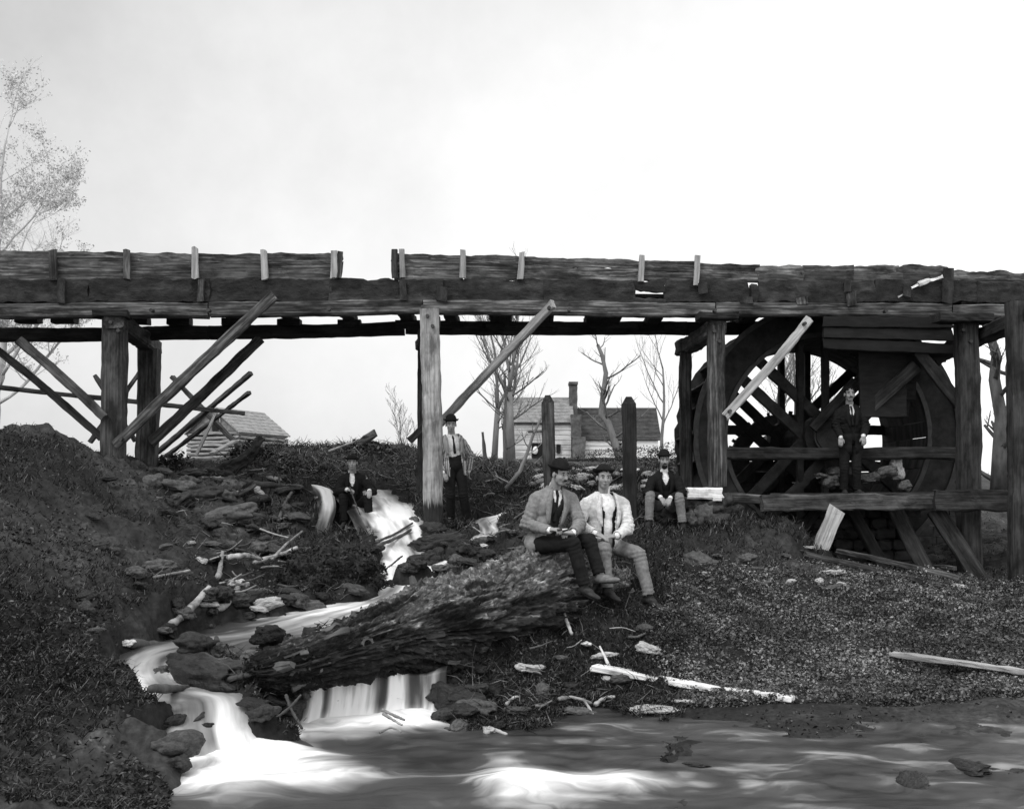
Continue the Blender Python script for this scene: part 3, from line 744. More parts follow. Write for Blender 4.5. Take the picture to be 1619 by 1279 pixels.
for i in range(40):
    a0 = 2 * math.pi * i / 40; a1 = 2 * math.pi * (i + .96) / 40
    if i in (13,): continue
    p0 = WC + Vector((RI * math.cos(a0), .092, RI * math.sin(a0))); p1 = WC + Vector((RI * math.cos(a1), .092, RI * math.sin(a1)))
    V = []
    for y in (0, WD - .095):
        for r in (RI + .005, RI + .04):
            for a in (a0, a1): V.append((r * math.cos(a), y + .0925, r * math.sin(a)))
    Fc = [(0, 1, 3, 2), (4, 6, 7, 5), (0, 4, 5, 1), (2, 3, 7, 6), (0, 2, 6, 4), (1, 5, 7, 3)]
    mesh_np('sole_board', V, Fc, M['wood_sole'], wheel, smooth=False)
for i in range(30):
    a = 2 * math.pi * i / 30 + .03
    q0 = WC + Vector(((RI + .05) * math.cos(a), .095, (RI + .05) * math.sin(a))); q1 = WC + Vector(((RO - .02) * math.cos(a + .16), .095, (RO - .02) * math.sin(a + .16)))
    mid = (q0 + q1) / 2; wv = (q1 - q0)
    beam('bucket_board', mid, mid + Vector((0, WD - .10, 0)), .03, wv.length, M['wood_sole'] if i % 3 == 0 else WW, wheel, up=wv.normalized(), rag=.006, bow=.01)
def arm(face, ang, off, w=.17):
    """One clasp arm across a face of the wheel."""
    y = WC.y + (.16 if face == 0 else WD - .06)
    dv = Vector((math.cos(ang), 0, math.sin(ang))); nv = Vector((-math.sin(ang), 0, math.cos(ang)))
    h = math.sqrt((RI + .35) ** 2 - off ** 2)
    o_ = Vector((WC.x, y + .002 * len(wheel.children) % .05, WC.z)) + nv * off
    beam('arm', o_ - dv * h, o_ + dv * h, .10, w, M['wood_wheel'], wheel, rag=.008)
for ang, offs in [(math.radians(90), (-.02, .39)), (math.radians(-43), (.19, -.22)), (math.radians(47), (.2, -.25))]:
    for o_ in offs: arm(0, ang, o_)
for ang, offs in [(math.radians(90), (-.22, .24)), (math.radians(-43), (-.12, -.40)), (math.radians(44), (.2, -.25)), (0, (-.22, .22))]:
    for o_ in offs: arm(1, ang, o_)
# axle and bosses
def cyl(name, p0, p1, r0, r1, mat, parent=None, n=20, rag=0.0, cap=True):
    p0, p1 = Vector(p0), Vector(p1); ax = (p1 - p0).normalized()
    u = ax.orthogonal().normalized(); v = ax.cross(u)
    m_ = max(2, int((p1 - p0).length / .12) + 1); V = []
    for i in range(m_):
        s = i / (m_ - 1); c = p0.lerp(p1, s); r = r0 + (r1 - r0) * s
        for k in range(n):
            a = 2 * math.pi * k / n; rr_ = r + (rnd.uniform(-rag, rag) if rag else 0)
            V.append(c + u * math.cos(a) * rr_ + v * math.sin(a) * rr_)
    Fc = [(i * n + k, i * n + (k + 1) % n, (i + 1) * n + (k + 1) % n, (i + 1) * n + k) for i in range(m_ - 1) for k in range(n)]
    if cap: Fc += [tuple(reversed(range(n))), tuple((m_ - 1) * n + k for k in range(n))]
    base = p0
    V = np.array([tuple(q_ - base) for q_ in V])
    o = mesh_np(name, V, Fc, mat, smooth=False)
    o.location = base
    if parent is not None: o.parent = parent; o.location = base - world_loc(parent)
    return o
for p_ in cyl_later: cyl('bolt', p_ + Vector((0, -.04, 0)), p_ + Vector((0, .06, 0)), .026, .026, M['iron'], flume, n=8)
cyl('axle', WC + Vector((0, -.3, 0)), WC + Vector((0, WD + 1.6, 0)), .26, .26, WW, wheel, n=12)
cyl('hub', WC + Vector((0, -.06, 0)), WC + Vector((0, .3, 0)), .38, .38, WW, wheel, n=16)
cyl('hub', WC + Vector((0, WD - .1, 0)), WC + Vector((0, WD + .2, 0)), .45, .45, WW, wheel, n=16)
ring('axle_hoop', WC + Vector((0, -.25, 0)), .25, .28, .06, M['iron'], wheel, n=32, jit=0)
# the lesser gear wheel behind, on the same shaft line
gear = empty('gear_wheel', P(1240, 742, 19.9))
tag(gear, 'smaller dark toothed gear wheel seen through the spokes behind the water wheel', 'gear wheel')
GC = P(1240, 742, 19.9)
ring('rim', GC, .76, 1.03, .16, WW, gear, n=80)
for k in range(4):
    a = math.radians(45 * k + 20); dv = Vector((math.cos(a), 0, math.sin(a)))
    beam('arm', GC + Vector((0, .05 + .02 * k, 0)) - dv * .8, GC + Vector((0, .05 + .02 * k, 0)) + dv * .8, .08, .13, WW, gear)
for k in range(48):
    a = 2 * math.pi * k / 48; dv = Vector((math.cos(a), 0, math.sin(a)))
    beam('tooth', GC + dv * 1.01 + Vector((0, .08, 0)), GC + dv * 1.09 + Vector((0, .08, 0)), .08, .05, WW, gear, seg=.1)
cyl('shaft', GC + Vector((0, -.3, 0)), GC + Vector((0, 1.2, 0)), .12, .12, WW, gear, n=12)

# ---------------------------------------------------------------- stones
def rock_mesh(seed, n=3, squash=(1, 1, 1), blocky=0.0, rough_=.28):
    bm = bmesh.new(); bmesh.ops.create_icosphere(bm, subdivisions=n, radius=1.0)
    V = np.array([tuple(v.co) for v in bm.verts])
    if blocky: V = np.sign(V) * np.abs(V) ** (1 - blocky); 
    k = 1 + rough_ * fbm(V * 1.1 + seed * 7.7, 2, seed) + .15 * fbm(V * 3.2 + seed, 4, seed + 3)
    V = V * k[:, None] * np.array(squash)
    for v, c in zip(bm.verts, V): v.co = c
    me = bpy.data.meshes.new('rock'); bm.to_mesh(me); bm.free()
    me.polygons.foreach_set('use_smooth', np.ones(len(me.polygons), dtype=bool))
    return me
RM = [rock_mesh(s, 4, (1, .8, .55 + .1 * (s % 3)), .25 if s % 2 else .0) for s in range(8)]
def rock(name, p, size, mat, seed=0, rot=None, sq=(1, 1, 1), label=None, group=None, cat='rock', sink=.3, parent=None):
    me = RM[seed % 8]
    key = (me.name, mat.name)
    if key not in _rk:
        m2 = me.copy(); m2.materials.clear(); m2.materials.append(mat); m2.name = name; _rk[key] = m2
    o = bpy.data.objects.new(name, _rk[key]); C.objects.link(o)
    o.scale = (size * sq[0], size * sq[1], size * sq[2])
    o.rotation_euler = (rnd.uniform(-.25, .25), rnd.uniform(-.25, .25), rot if rot is not None else rnd.uniform(0, 6.28))
    o.location = Vector(p) + Vector((0, 0, size * sq[2] * .5 * (1 - 2 * sink)))
    if parent is not None: o.parent = parent; o.location = o.location - world_loc(parent)
    else: tag(o, label, cat, group)
    return o
_rk = {}

# masonry pier that carries the axle
pier = empty('stone_pier', P(1350, 800, 16.75))
tag(pier, 'rough stone pier beneath the wheel axle on which a man stands', 'pier')
pm = [M['stone'], M['stone_light'], M['stone_dark']]
zt = P(1350, 784, 16.75).z
for row in range(9):
    z0 = zt - .17 * row; deep = .30 if row > 1 else 0
    x = P(1288 - 2 * row, 0, 16.75).x
    xe = P(1412 + 3 * row, 0, 16.75).x
    while x < xe:
        w = rnd.uniform(.18, .42)
        for yy in (16.62, 16.95):
            o = bpy.data.objects.new('block', None)
        me = bpy.data.meshes.new('block')
        bm = bmesh.new(); bmesh.ops.create_cube(bm, size=1.0)
        bmesh.ops.scale(bm, vec=(w * .95, .62 + rnd.uniform(-.08, .06), .16), verts=bm.verts)
        bmesh.ops.bevel(bm, geom=bm.edges[:], offset=.022, segments=2, affect='EDGES')
        bmesh.ops.subdivide_edges(bm, edges=bm.edges[:], cuts=1, use_grid_fill=True)
        for v in bm.verts: v.co += Vector((rnd.uniform(-.01, .01), rnd.uniform(-.012, .012), rnd.uniform(-.006, .006)))
        bm.to_mesh(me); bm.free(); me.materials.append(pm[2] if row > 1 or rnd.random() < .6 else pm[0])  # lower courses take dark stone to paint in the shadow under the platform
        o = bpy.data.objects.new('block', me); C.objects.link(o); o.parent = pier
        o.location = Vector((x + w / 2, 16.78 + deep + rnd.uniform(-.04, .04), z0 - .085)) - pier.location
        x += w
for (px, py, w, h, mt_) in [(1312, 757, .30, .18, 0), (1330, 742, .34, .14, 0), (1400, 745, .36, .2, 0), (1418, 740, .2, .36, 1), (1372, 752, .3, .2, 0), (1296, 748, .2, .12, 0), (1430, 765, .25, .15, 0)]:
    rock('block', P(px, py + 6, 16.95), w * .6, pm[mt_], seed=rnd.randrange(1, 8, 2), sq=(1, .9, h / w * 1.2), parent=pier)
# masonry wall of the wheel pit, behind the wheel
pit = empty('pit_wall', P(1330, 800, 19.9)); tag(pit, 'dark low stone wall of the wheel pit behind the lower wheel', 'wall')
R = random.Random(77); zt_ = P(1330, 712, 19.9).z
for row in range(10):
    x = P(1148, 0, 19.9).x + R.uniform(0, .1); xe = P(1512, 0, 19.9).x
    k0 = 0; VV = []; FF = []
    while x < xe:
        w = R.uniform(.22, .5); b_ = R.uniform(-.03, .03); i0 = len(VV); h_ = .2
        for (dx, dy, dz) in [(0, 0, 0), (w - .015, 0, 0), (w - .015, .3, 0), (0, .3, 0)] + [(0, 0, -h_ + .012), (w - .015, 0, -h_ + .012), (w - .015, .3, -h_ + .012), (0, .3, -h_ + .012)]:
            VV.append((x + dx + R.uniform(-.008, .008) - pit.location.x, dy + b_, zt_ - row * h_ + dz + R.uniform(-.01, .01) - pit.location.z))
        FF += [tuple(i0 + q_ for q_ in f_) for f_ in [(0, 1, 2, 3), (7, 6, 5, 4), (0, 4, 5, 1), (1, 5, 6, 2), (2, 6, 7, 3), (3, 7, 4, 0)]]
        x += w
    mesh_np('stone_course', VV, FF, M['stone_dark'], pit, smooth=False)
# white sill stone under the front post, on a stump of rubble
sill = empty('post_sill', P(1112, 788, 15.75)); tag(sill, 'whitewashed timber sill under the front post beside the seated man', 'sill')
beam('sill_beam', P(1084, 779.5, 15.72), P(1140, 780, 15.72), .34, .165, M['wood_white'], sill, rag=.012, ends=.03)
beam('sill_end', P(1126, 789.5, 15.6), P(1140, 789.5, 15.6), .1, .05, M['wood_white'], sill, rag=.006)
for k, (px, py, s) in enumerate([(1100, 800, .3), (1130, 800, .32), (1112, 815, .3), (1150, 812, .26), (1090, 822, .22), (1135, 828, .26)]):
    rock('footing_stone', P(px, py, 15.85 - .05 * k), s * .8, M['stone_dark'] if k % 2 else M['stone'], seed=k, parent=sill, sink=.5)

# ---------------------------------------------------------------- free posts
def pointed_post(px, ytop, pxb, yb, d, w, label, mat, slant):
    th = empty('old_post', P(pxb, yb, d)); tag(th, label, 'post', 'old square posts standing behind the men on the log')
    b_ = P(pxb, yb + 12, d); t_ = P(px, ytop + 9, d)
    o = beam('shaft', b_, t_, w, w, mat, th, up=(0, 1, 0), rag=.007, bow=.01)
    # hewn tip as a tapering block
    ax = (t_ - b_).normalized()
    V = [(-w / 2, -w / 2, 0), (w / 2, -w / 2, 0), (w / 2, w / 2, 0), (-w / 2, w / 2, 0), (-w * .12 + slant, -w * .2, .1), (w * .15 + slant, -w * .2, .1), (w * .15 + slant, w * .2, .1), (-w * .12 + slant, w * .2, .1)]
    tip = mesh_np('hewn_tip', V, [(0, 1, 5, 4), (1, 2, 6, 5), (2, 3, 7, 6), (3, 0, 4, 7), (4, 5, 6, 7), (3, 2, 1, 0)], mat, smooth=False)
    tip.rotation_euler = ax.to_track_quat('Z', 'Y').to_euler(); tip.parent = th; tip.location = t_ - ax * .004 - th.location
pointed_post(866, 628, 872, 790, 14.2, .165, 'leaning grey square post with slanted top behind the man in the grey jacket', MW, .05)
pointed_post(994, 630, 996, 812, 14.0, .175, 'dark upright square post with pointed top beside the man in the white jacket', DW, 0)

# ---------------------------------------------------------------- loose timbers
def plank(name, a, b, w, th, mat, label, group=None, cat='plank', lift=.03, up=(0, 0, 1), **kw):
    """a, b: (px, py) photo points on the ground, or world points."""
    p = hit(*a) if len(a) == 2 else P(*a); q_ = hit(*b) if len(b) == 2 else P(*b)
    o = beam(name, p + Vector((0, 0, lift)), q_ + Vector((0, 0, lift)), w, th, mat, None, up=up, **kw)
    return tag(o, label, cat, group)
plank('plank', (942, 1070), (1140, 1104), .17, .05, M['wood_white'], 'long white broken plank lying by the water in front of the log', lift=.07, rag=.012, ends=.08, taper=.8)
plank('plank', (1142, 1100), (1252, 1112), .11, .05, M['wood_white'], 'short white plank end lying just right of the long white plank', lift=.04, rag=.01, ends=.05)
plank('plank', (1410, 1052), (1640, 1086), .10, .05, M['wood_pale'], 'thin grey plank half sunk in the weeds at far right', lift=.10, rag=.012)
plank('plank', (1272, 884), (1455, 925), .16, .06, MW, 'weathered plank on the ground below the wheel platform, nearer of two', lift=.06, rag=.012, ends=.06)
plank('plank', (1325, 884), (1520, 932), .16, .06, BW_, 'lichened plank sloping down to the foot of the right post', lift=.12, rag=.012, ends=.06)
o = beam('prop_board', P(1291, 886, 15.5), P(1323, 806, 15.75), .05, .24, M['wood_pale'], None, up=(1, .2, .3), rag=.012, ends=.08)
tag(o, 'pale split board leaning against the platform under the wheel', 'board')
plank('beam_scrap', (1475, 900), (1512, 902), .1, .06, M['wood_pale'], 'short pale scrap of wood in the shade under the platform', cat='scrap')
# fence poles and rails leaning behind the left bent
def pole(a, b, r, mat, label, group=None, cat='pole', name='pole'):
    o = cyl(name, P(*a), P(*b), r, r * .8, mat, None, n=8, rag=r * .12); return tag(o, label, cat, group)
G_ = 'split poles leaning on each other before the log cabin'
plank('pole', (244, 722, 24), (397, 592, 23), .12, .09, MW, 'highest pole of the crossed poles by the cabin, pointing up right', G_, 'pole', rag=.01)
plank('pole', (262, 724, 24.4), (394, 623, 22.5), .09, .07, MW, 'second crossed pole, just under the highest one beside the cabin', G_, 'pole', rag=.01)
plank('pole', (272, 598, 24.2), (382, 712, 23.5), .12, .09, MW, 'crossed pole falling from upper left down in front of the cabin gable', G_, 'pole', rag=.01)
plank('pole', (310, 722, 23.2), (345, 648, 23.2), .07, .06, M['wood_pale'], 'thin pale pole standing steeply before the cabin gable', G_, 'pole', rag=.01)
plank('rail', (-30, 612, 18.3), (386, 656, 21.5), .09, .08, MW, 'long thin rail running level behind the left bent', None, 'rail', rag=.008)
plank('pole', (142, 702, 19), (222, 590, 19), .09, .07, MW, 'thin pole crossing behind the two left posts, rising right', 'thin crossed poles behind the left bent', 'pole', rag=.01)
plank('pole', (150, 596, 19.3), (214, 700, 19.3), .08, .07, MW, 'thin pole crossing behind the two left posts, falling right', 'thin crossed poles behind the left bent', 'pole', rag=.01)
plank('plank', (335, 720, 19.5), (372, 700, 19.8), .22, .05, M['wood_pale'], 'pale board lying before the cabin at the top of the bank')
# ---------------------------------------------------------------- log cabin and farmhouse
M['shingle'] = noise_mat('shingle', [(0.3, 0.16), (0.7, 0.36)], (2.5, 2.5, 6), bump=.6, second=((14, 14, 3), [(.3, .6), (.6, 1)]))
M['shingle_dark'] = noise_mat('shingle_dark', [(0.3, 0.02), (0.7, 0.07)], (2.5, 2.5, 6), bump=.6, second=((14, 14, 3), [(.3, .6), (.6, 1)]))
M['hewn_log'] = noise_mat('hewn_log', [(0.3, 0.14), (0.7, 0.42)], (1.2, 9, 9), bump=.6)
M['chink'] = noise_mat('chink', [(0.3, 0.02), (0.7, 0.05)], (3, 3, 3), bump=.3)
M['clapboard'] = noise_mat('clapboard', [(0.3, 0.42), (0.6, 0.8)], (.5, 3, 9), bump=.2, second=((.8, .8, .8), [(.3, .5), (.6, 1)]))
M['whitewash'] = noise_mat('whitewash', [(0.3, 0.8), (0.6, 0.9)], (1.0, 3, 5), bump=.2)
M['brick'] = noise_mat('brick', [(0.3, 0.05), (0.7, 0.15)], (4, 4, 9), bump=.5)
M['void'] = noise_mat('void', [(0.3, 0.008), (0.7, 0.015)], (4, 4, 4), bump=0)
M['cloth_white'] = noise_mat('cloth_white', [(0.3, 0.62), (0.7, 0.8)], (6, 6, 6), bump=.2)

def quad_slab(name, a, b, c, d_, th, mat, parent, rows=0, cols=0):
    """A roof or wall sheet a-b-c-d with thickness; rows of shingle or boards as real steps."""
    a, b, c, d_ = map(Vector, (a, b, c, d_))
    nrm = (b - a).cross(d_ - a).normalized()
    V = []; Fc = []
    R_ = max(rows, 1)
    base = a
    def box(p, q_, r, s, t0, t1):
        i = len(V)
        for v in (p, q_, r, s): V.append(tuple(v + nrm * t0 - base))
        for v in (p, q_, r, s): V.append(tuple(v + nrm * t1 - base))
        Fc.extend([(i + 3, i + 2, i + 1, i), (i + 4, i + 5, i + 6, i + 7), (i, i + 1, i + 5, i + 4), (i + 1, i + 2, i + 6, i + 5), (i + 2, i + 3, i + 7, i + 6), (i + 3, i, i + 4, i + 7)])
    for r in range(R_):
        s0, s1 = r / R_, (r + 1) / R_
        p, q_ = a.lerp(d_, s0), b.lerp(c, s0); s_, r_ = a.lerp(d_, s1), b.lerp(c, s1)
        cc = max(cols, 1)
        for k in range(cc):
            k0, k1 = k / cc, (k + 1) / cc - (0.004 if cc > 1 else 0)
            j = rnd.uniform(0, th * .25) if cols else (r % 2) * th * .25
            box(p.lerp(q_, k0), p.lerp(q_, k1), s_.lerp(r_, k1), s_.lerp(r_, k0), 0, th + j)
    o = mesh_np(name, V, Fc, mat, smooth=False); o.location = base
    if parent is not None: o.parent = parent; o.location = base - world_loc(parent)
    return o

cabin = empty('log_cabin', P(377, 722, 68)); tag(cabin, 'small hewn log cabin with shingled gable roof on the rise at left', 'cabin')
c1 = P(298, 686, 70.5); c2 = P(377, 679, 68); c3 = P(453, 686, 73)
ze, zb = 5.45, 3.2
for v in (c1, c2, c3): v.z = ze
c4 = c1 + (c3 - c2)
def logs(p, q_, z0, z1, n, parent):
    for i in range(n):
        zz = z0 + (z1 - z0) * (i + .5) / n
        beam('log', Vector((p.x, p.y, zz)) , Vector((q_.x, q_.y, zz + rnd.uniform(-.02, .02))), .2, (z1 - z0) / n * .74, M['hewn_log'], parent, rag=.03, bow=.06, seg=.5, chamfer=.25, ends=.2)
wall = mesh_np('chinking', [tuple(Vector((v.x, v.y, z)) - cabin.location) for z in (zb, ze) for v in (c1.lerp(c3, .02), c2.lerp(c4, .02), c3.lerp(c1, .02), c4.lerp(c2, .02))],
               [(0, 1, 5, 4), (1, 2, 6, 5), (2, 3, 7, 6), (3, 0, 4, 7), (4, 5, 6, 7)], M['chink'], cabin, smooth=False)
logs(c1, c2, zb, ze, 9, cabin); logs(c2, c3, zb, ze, 9, cabin); logs(c3, c4, zb, ze, 9, cabin); logs(c4, c1, zb, ze, 9, cabin)
ra = (c1 + c2) / 2; rb = (c3 + c4) / 2; ra.z = rb.z = 7.0
gd = (c2 - c3).normalized() * .35; ra2 = ra + gd * .6; rb2 = rb - gd * .6
ov = .25
def down(p, e):  # eave point with overhang
    return e + (e - p) * .08
c1o, c2o, c3o, c4o = down(ra, c1) + gd * .6, down(ra, c2) + gd * .6, down(rb, c3) - gd * .6, down(rb, c4) - gd * .6
quad_slab('roof', c2o, c3o, rb2, ra2, .07, M['shingle'], cabin, rows=14)
quad_slab('roof', c4o, c1o, ra2, rb2, .07, M['shingle'], cabin, rows=14)
# gable boards
for e0, e1, pk in ((c1, c2, ra), (c3, c4, rb)):
    mesh_np('gable', [tuple(v - cabin.location) for v in (e0, e1, pk - Vector((0, 0, .05)), e0 + (c3 - c2).normalized() * (.05 if pk is ra else -.05), e1 + (c3 - c2).normalized() * (.05 if pk is ra else -.05), pk + (c3 - c2).normalized() * (.05 if pk is ra else -.05) - Vector((0, 0, .05)))],
            [(0, 1, 2), (5, 4, 3), (0, 3, 4, 1), (1, 4, 5, 2), (2, 5, 3, 0)], M['shingle'], cabin, smooth=False)
wv = (c2 - c1).normalized(); wn_ = Vector((wv.y, -wv.x, 0))
wc = c1.lerp(c2, .57) + Vector((0, 0, .5))
fr = beam('window', wc - wv * .33 + wn_ * .03, wc + wv * .33 + wn_ * .03, .10, .85, M['void'], cabin, rag=0, bow=0)
beam('frame', wc - wv * .38 + Vector((0, 0, .46)) + wn_ * .06, wc + wv * .38 + Vector((0, 0, .46)) + wn_ * .06, .10, .08, M['wood_pale'], cabin, rag=0, bow=0)
beam('frame', wc + wv * .38 + Vector((0, 0, .46)) + wn_ * .06, wc + wv * .38 + Vector((0, 0, -.46)) + wn_ * .06, .10, .08, M['wood_pale'], cabin, rag=0, bow=0, up=(0, 1, 0))

house = empty('farmhouse', P(850, 727, 70)); tag(house, 'old clapboard farmhouse with low whitewashed wing and tall chimney', 'house')
def hp(px, py, d=70): return P(px, py, d)
# main block
ml, mr, yb_, ye_, yr_ = 797, 903, 732, 668, 630
fl_, fr_ = hp(ml, yb_), hp(mr, yb_)
zb_, ze_, zr_ = 3.2, hp(0, ye_).z, P(0, yr_, 72.6).z
dep = 5.2
def wallbox(x0, x1, y0, y1, z0, z1, mat, name='wall', parent=house, rows=0):
    return quad_slab(name, (x1, y0, z0), (x0, y0, z0), (x0, y0, z1), (x1, y0, z1), .12, mat, parent, rows=rows)
X0, X1 = fl_.x, fr_.x
def shell(x0, x1, y0, y1, z0, z1, zr, mat, parent, rows):
    quad_slab('wall', (x0, y0, z0), (x1, y0, z0), (x1, y0, z1), (x0, y0, z1), .1, mat, parent, rows=rows)
    quad_slab('wall', (x1, y1, z0), (x0, y1, z0), (x0, y1, z1), (x1, y1, z1), .1, mat, parent, rows=rows)
    ym = (y0 + y1) / 2
    for x, s in ((x0, -1), (x1, 1)):
        V = [(x, y0 + .03, z0), (x, y1 - .03, z0), (x, y1 - .03, z1), (x, ym, zr - .05), (x, y0 + .03, z1)]
        V2 = [(x - s * .1, b_, c_) for a_, b_, c_ in V]
        Fc = [(0, 1, 2, 3, 4), (9, 8, 7, 6, 5)] + [(i, (i + 1) % 5, 5 + (i + 1) % 5, 5 + i) for i in range(5)]
        mesh_np('gable_wall', np.array(V + V2) - np.array(parent.location), Fc, mat, parent, smooth=False)
def gable_roof(x0, x1, y0, y1, z1, zr, mat, parent, oh=.22, rows=16):
    ym = (y0 + y1) / 2; sl = (zr - z1) / (ym - y0)
    quad_slab('roof', (x0 - .2, y0 - oh, z1 - oh * sl), (x1 + .2, y0 - oh, z1 - oh * sl), (x1 + .2, ym, zr), (x0 - .2, ym, zr), .07, mat, parent, rows=rows)
    quad_slab('roof', (x1 + .2, y1 + oh, z1 - oh * sl), (x0 - .2, y1 + oh, z1 - oh * sl), (x0 - .2, ym, zr), (x1 + .2, ym, zr), .07, mat, parent, rows=rows)
shell(X0, X1, 70, 70 + dep, zb_, ze_, zr_, M['clapboard'], house, 18)
gable_roof(X0, X1, 70, 70 + dep, ze_, zr_, M['shingle'], house)
beam('pent_board', hp(834, 682, 69.85), hp(868, 682, 69.85), .12, .07, M['wood_dark'], house, rag=0)
beam('eave_board', hp(798, 669, 69.74), hp(902, 669, 69.74), .06, .1, M['wood_dark'], house, rag=0)
def opening(px0, px1, py0, py1, d, name, curtain=False):
    a = P(px0, py1, d); b = P(px1, py0, d)
    w = quad_slab(name, (a.x, d, a.z), (b.x, d, a.z), (b.x, d, b.z), (a.x, d, b.z), .03, M['void'], house)
    for (p, q_) in (((a.x, a.z), (b.x, a.z)), ((a.x, b.z), (b.x, b.z)), ((a.x, a.z), (a.x, b.z)), ((b.x, a.z), (b.x, b.z))):
        f_ = beam('frame', (p[0], d - .06, p[1]), (q_[0], d - .06, q_[1]), .05, .07, M['wood_mid'], None, rag=0, bow=0, up=(0, 1, 0) if p[0] == q_[0] else None)
        f_.parent = w; f_.location = Vector((p[0], d - .06, p[1])) - world_loc(w)
    if curtain:
        cbm = rock_mesh(5, 2, (.18, .08, .26)); cbm.materials.append(M['cloth_white'])
        c_ = bpy.data.objects.new('white_cloth', cbm); C.objects.link(c_); c_.parent = w; c_.location = P(846, 712, d - .12) - world_loc(w)
opening(841, 858, 701, 724, 69.84, 'window', True); opening(880, 886, 703, 716, 69.84, 'window')
# wing
wl_, wr_ = hp(906, 0, 70.6).x, hp(1040, 0, 70.6).x
wze, wzr = P(0, 692, 70.6).z, P(0, 646.5, 73).z
shell(wl_, wr_, 70.6, 75.2, zb_, wze, wzr, M['whitewash'], house, 0)
gable_roof(wl_, wr_, 70.6, 75.2, wze, wzr, M['shingle_dark'], house)
opening(974, 986, 701, 733, 70.44, 'door')
for k, yy in enumerate((704, 711, 718, 725)): beam('board_seam', P(925, yy, 70.45), P(972, yy + .5, 70.45), .02, .03, M['wood_pale'], house, rag=0)
beam('foundation', P(908, 729, 70.4), P(1040, 727, 70.4), .1, .3, M['stone'], house, rag=.02)
# chimney: broad base, narrower stack, corbelled top
def cbox(px0, px1, py0, py1, d0, d1, name='chimney', parent=house):
    a = P(px0, py1, d0); b = P(px1, py0, d0)
    return beam(name, ((a.x + b.x) / 2, (d0 + d1) / 2, a.z), ((a.x + b.x) / 2, (d0 + d1) / 2, b.z), b.x - a.x, d1 - d0, M['brick'], parent, up=(0, 1, 0), rag=.03, bow=.0, chamfer=.04, seg=.25)
ch = cbox(905, 926, 690, 736, 69.5, 70.5)
cbox(903, 919, 655, 691, 69.7, 71.0); cbox(900.5, 913, 607, 662, 71.6, 72.6); cbox(899.5, 914, 603.5, 607.5, 71.5, 72.7, 'chimney_cap')

# low board fence before the house
fence = empty('rail_fence', P(930, 740, 47)); tag(fence, 'low dark rail fence along the yard before the farmhouse', 'fence')
for px in range(870, 1072, 22):
    p = P(px, 736, 47); beam('fence_post', (p.x, 47, gz(p.x, 47) - .2), (p.x, 47, P(px, 723 + rnd.uniform(-1, 1), 47).z), .1, .1, DW, fence, up=(0, 1, 0))
for yy in (727, 732, 737): beam('rail', P(868, yy + .5, 46.9), P(1066, yy - .5, 46.9), .05, .1, DW, fence, seg=.5)

# ---------------------------------------------------------------- trees
def tubes(name, segs, mat, parent, smooth=True):
    """segs: list of (points, radii, sides): one mesh of tapered tubes."""
    V = []; Fc = []
    for pts, rs, k in segs:
        n = len(pts); i0 = len(V)
        for i in range(n):
            p = pts[i]; t_ = (pts[min(i + 1, n - 1)] - pts[max(i - 1, 0)]).normalized()
            u = t_.orthogonal().normalized() if abs(t_.z) > .99 else t_.cross(Vector((0, 0, 1))).normalized(); v = t_.cross(u)
            for a in range(k):
                an = 2 * math.pi * a / k; V.append(tuple(p + (u * math.cos(an) + v * math.sin(an)) * rs[i]))
        for i in range(n - 1):
            for a in range(k):
                a2 = (a + 1) % k; Fc.append((i0 + i * k + a, i0 + i * k + a2, i0 + (i + 1) * k + a2, i0 + (i + 1) * k + a))
        Fc.append(tuple(i0 + a for a in reversed(range(k)))); Fc.append(tuple(i0 + (n - 1) * k + a for a in range(k)))
    return mesh_np(name, np.array(V), Fc, mat, parent, smooth=smooth)
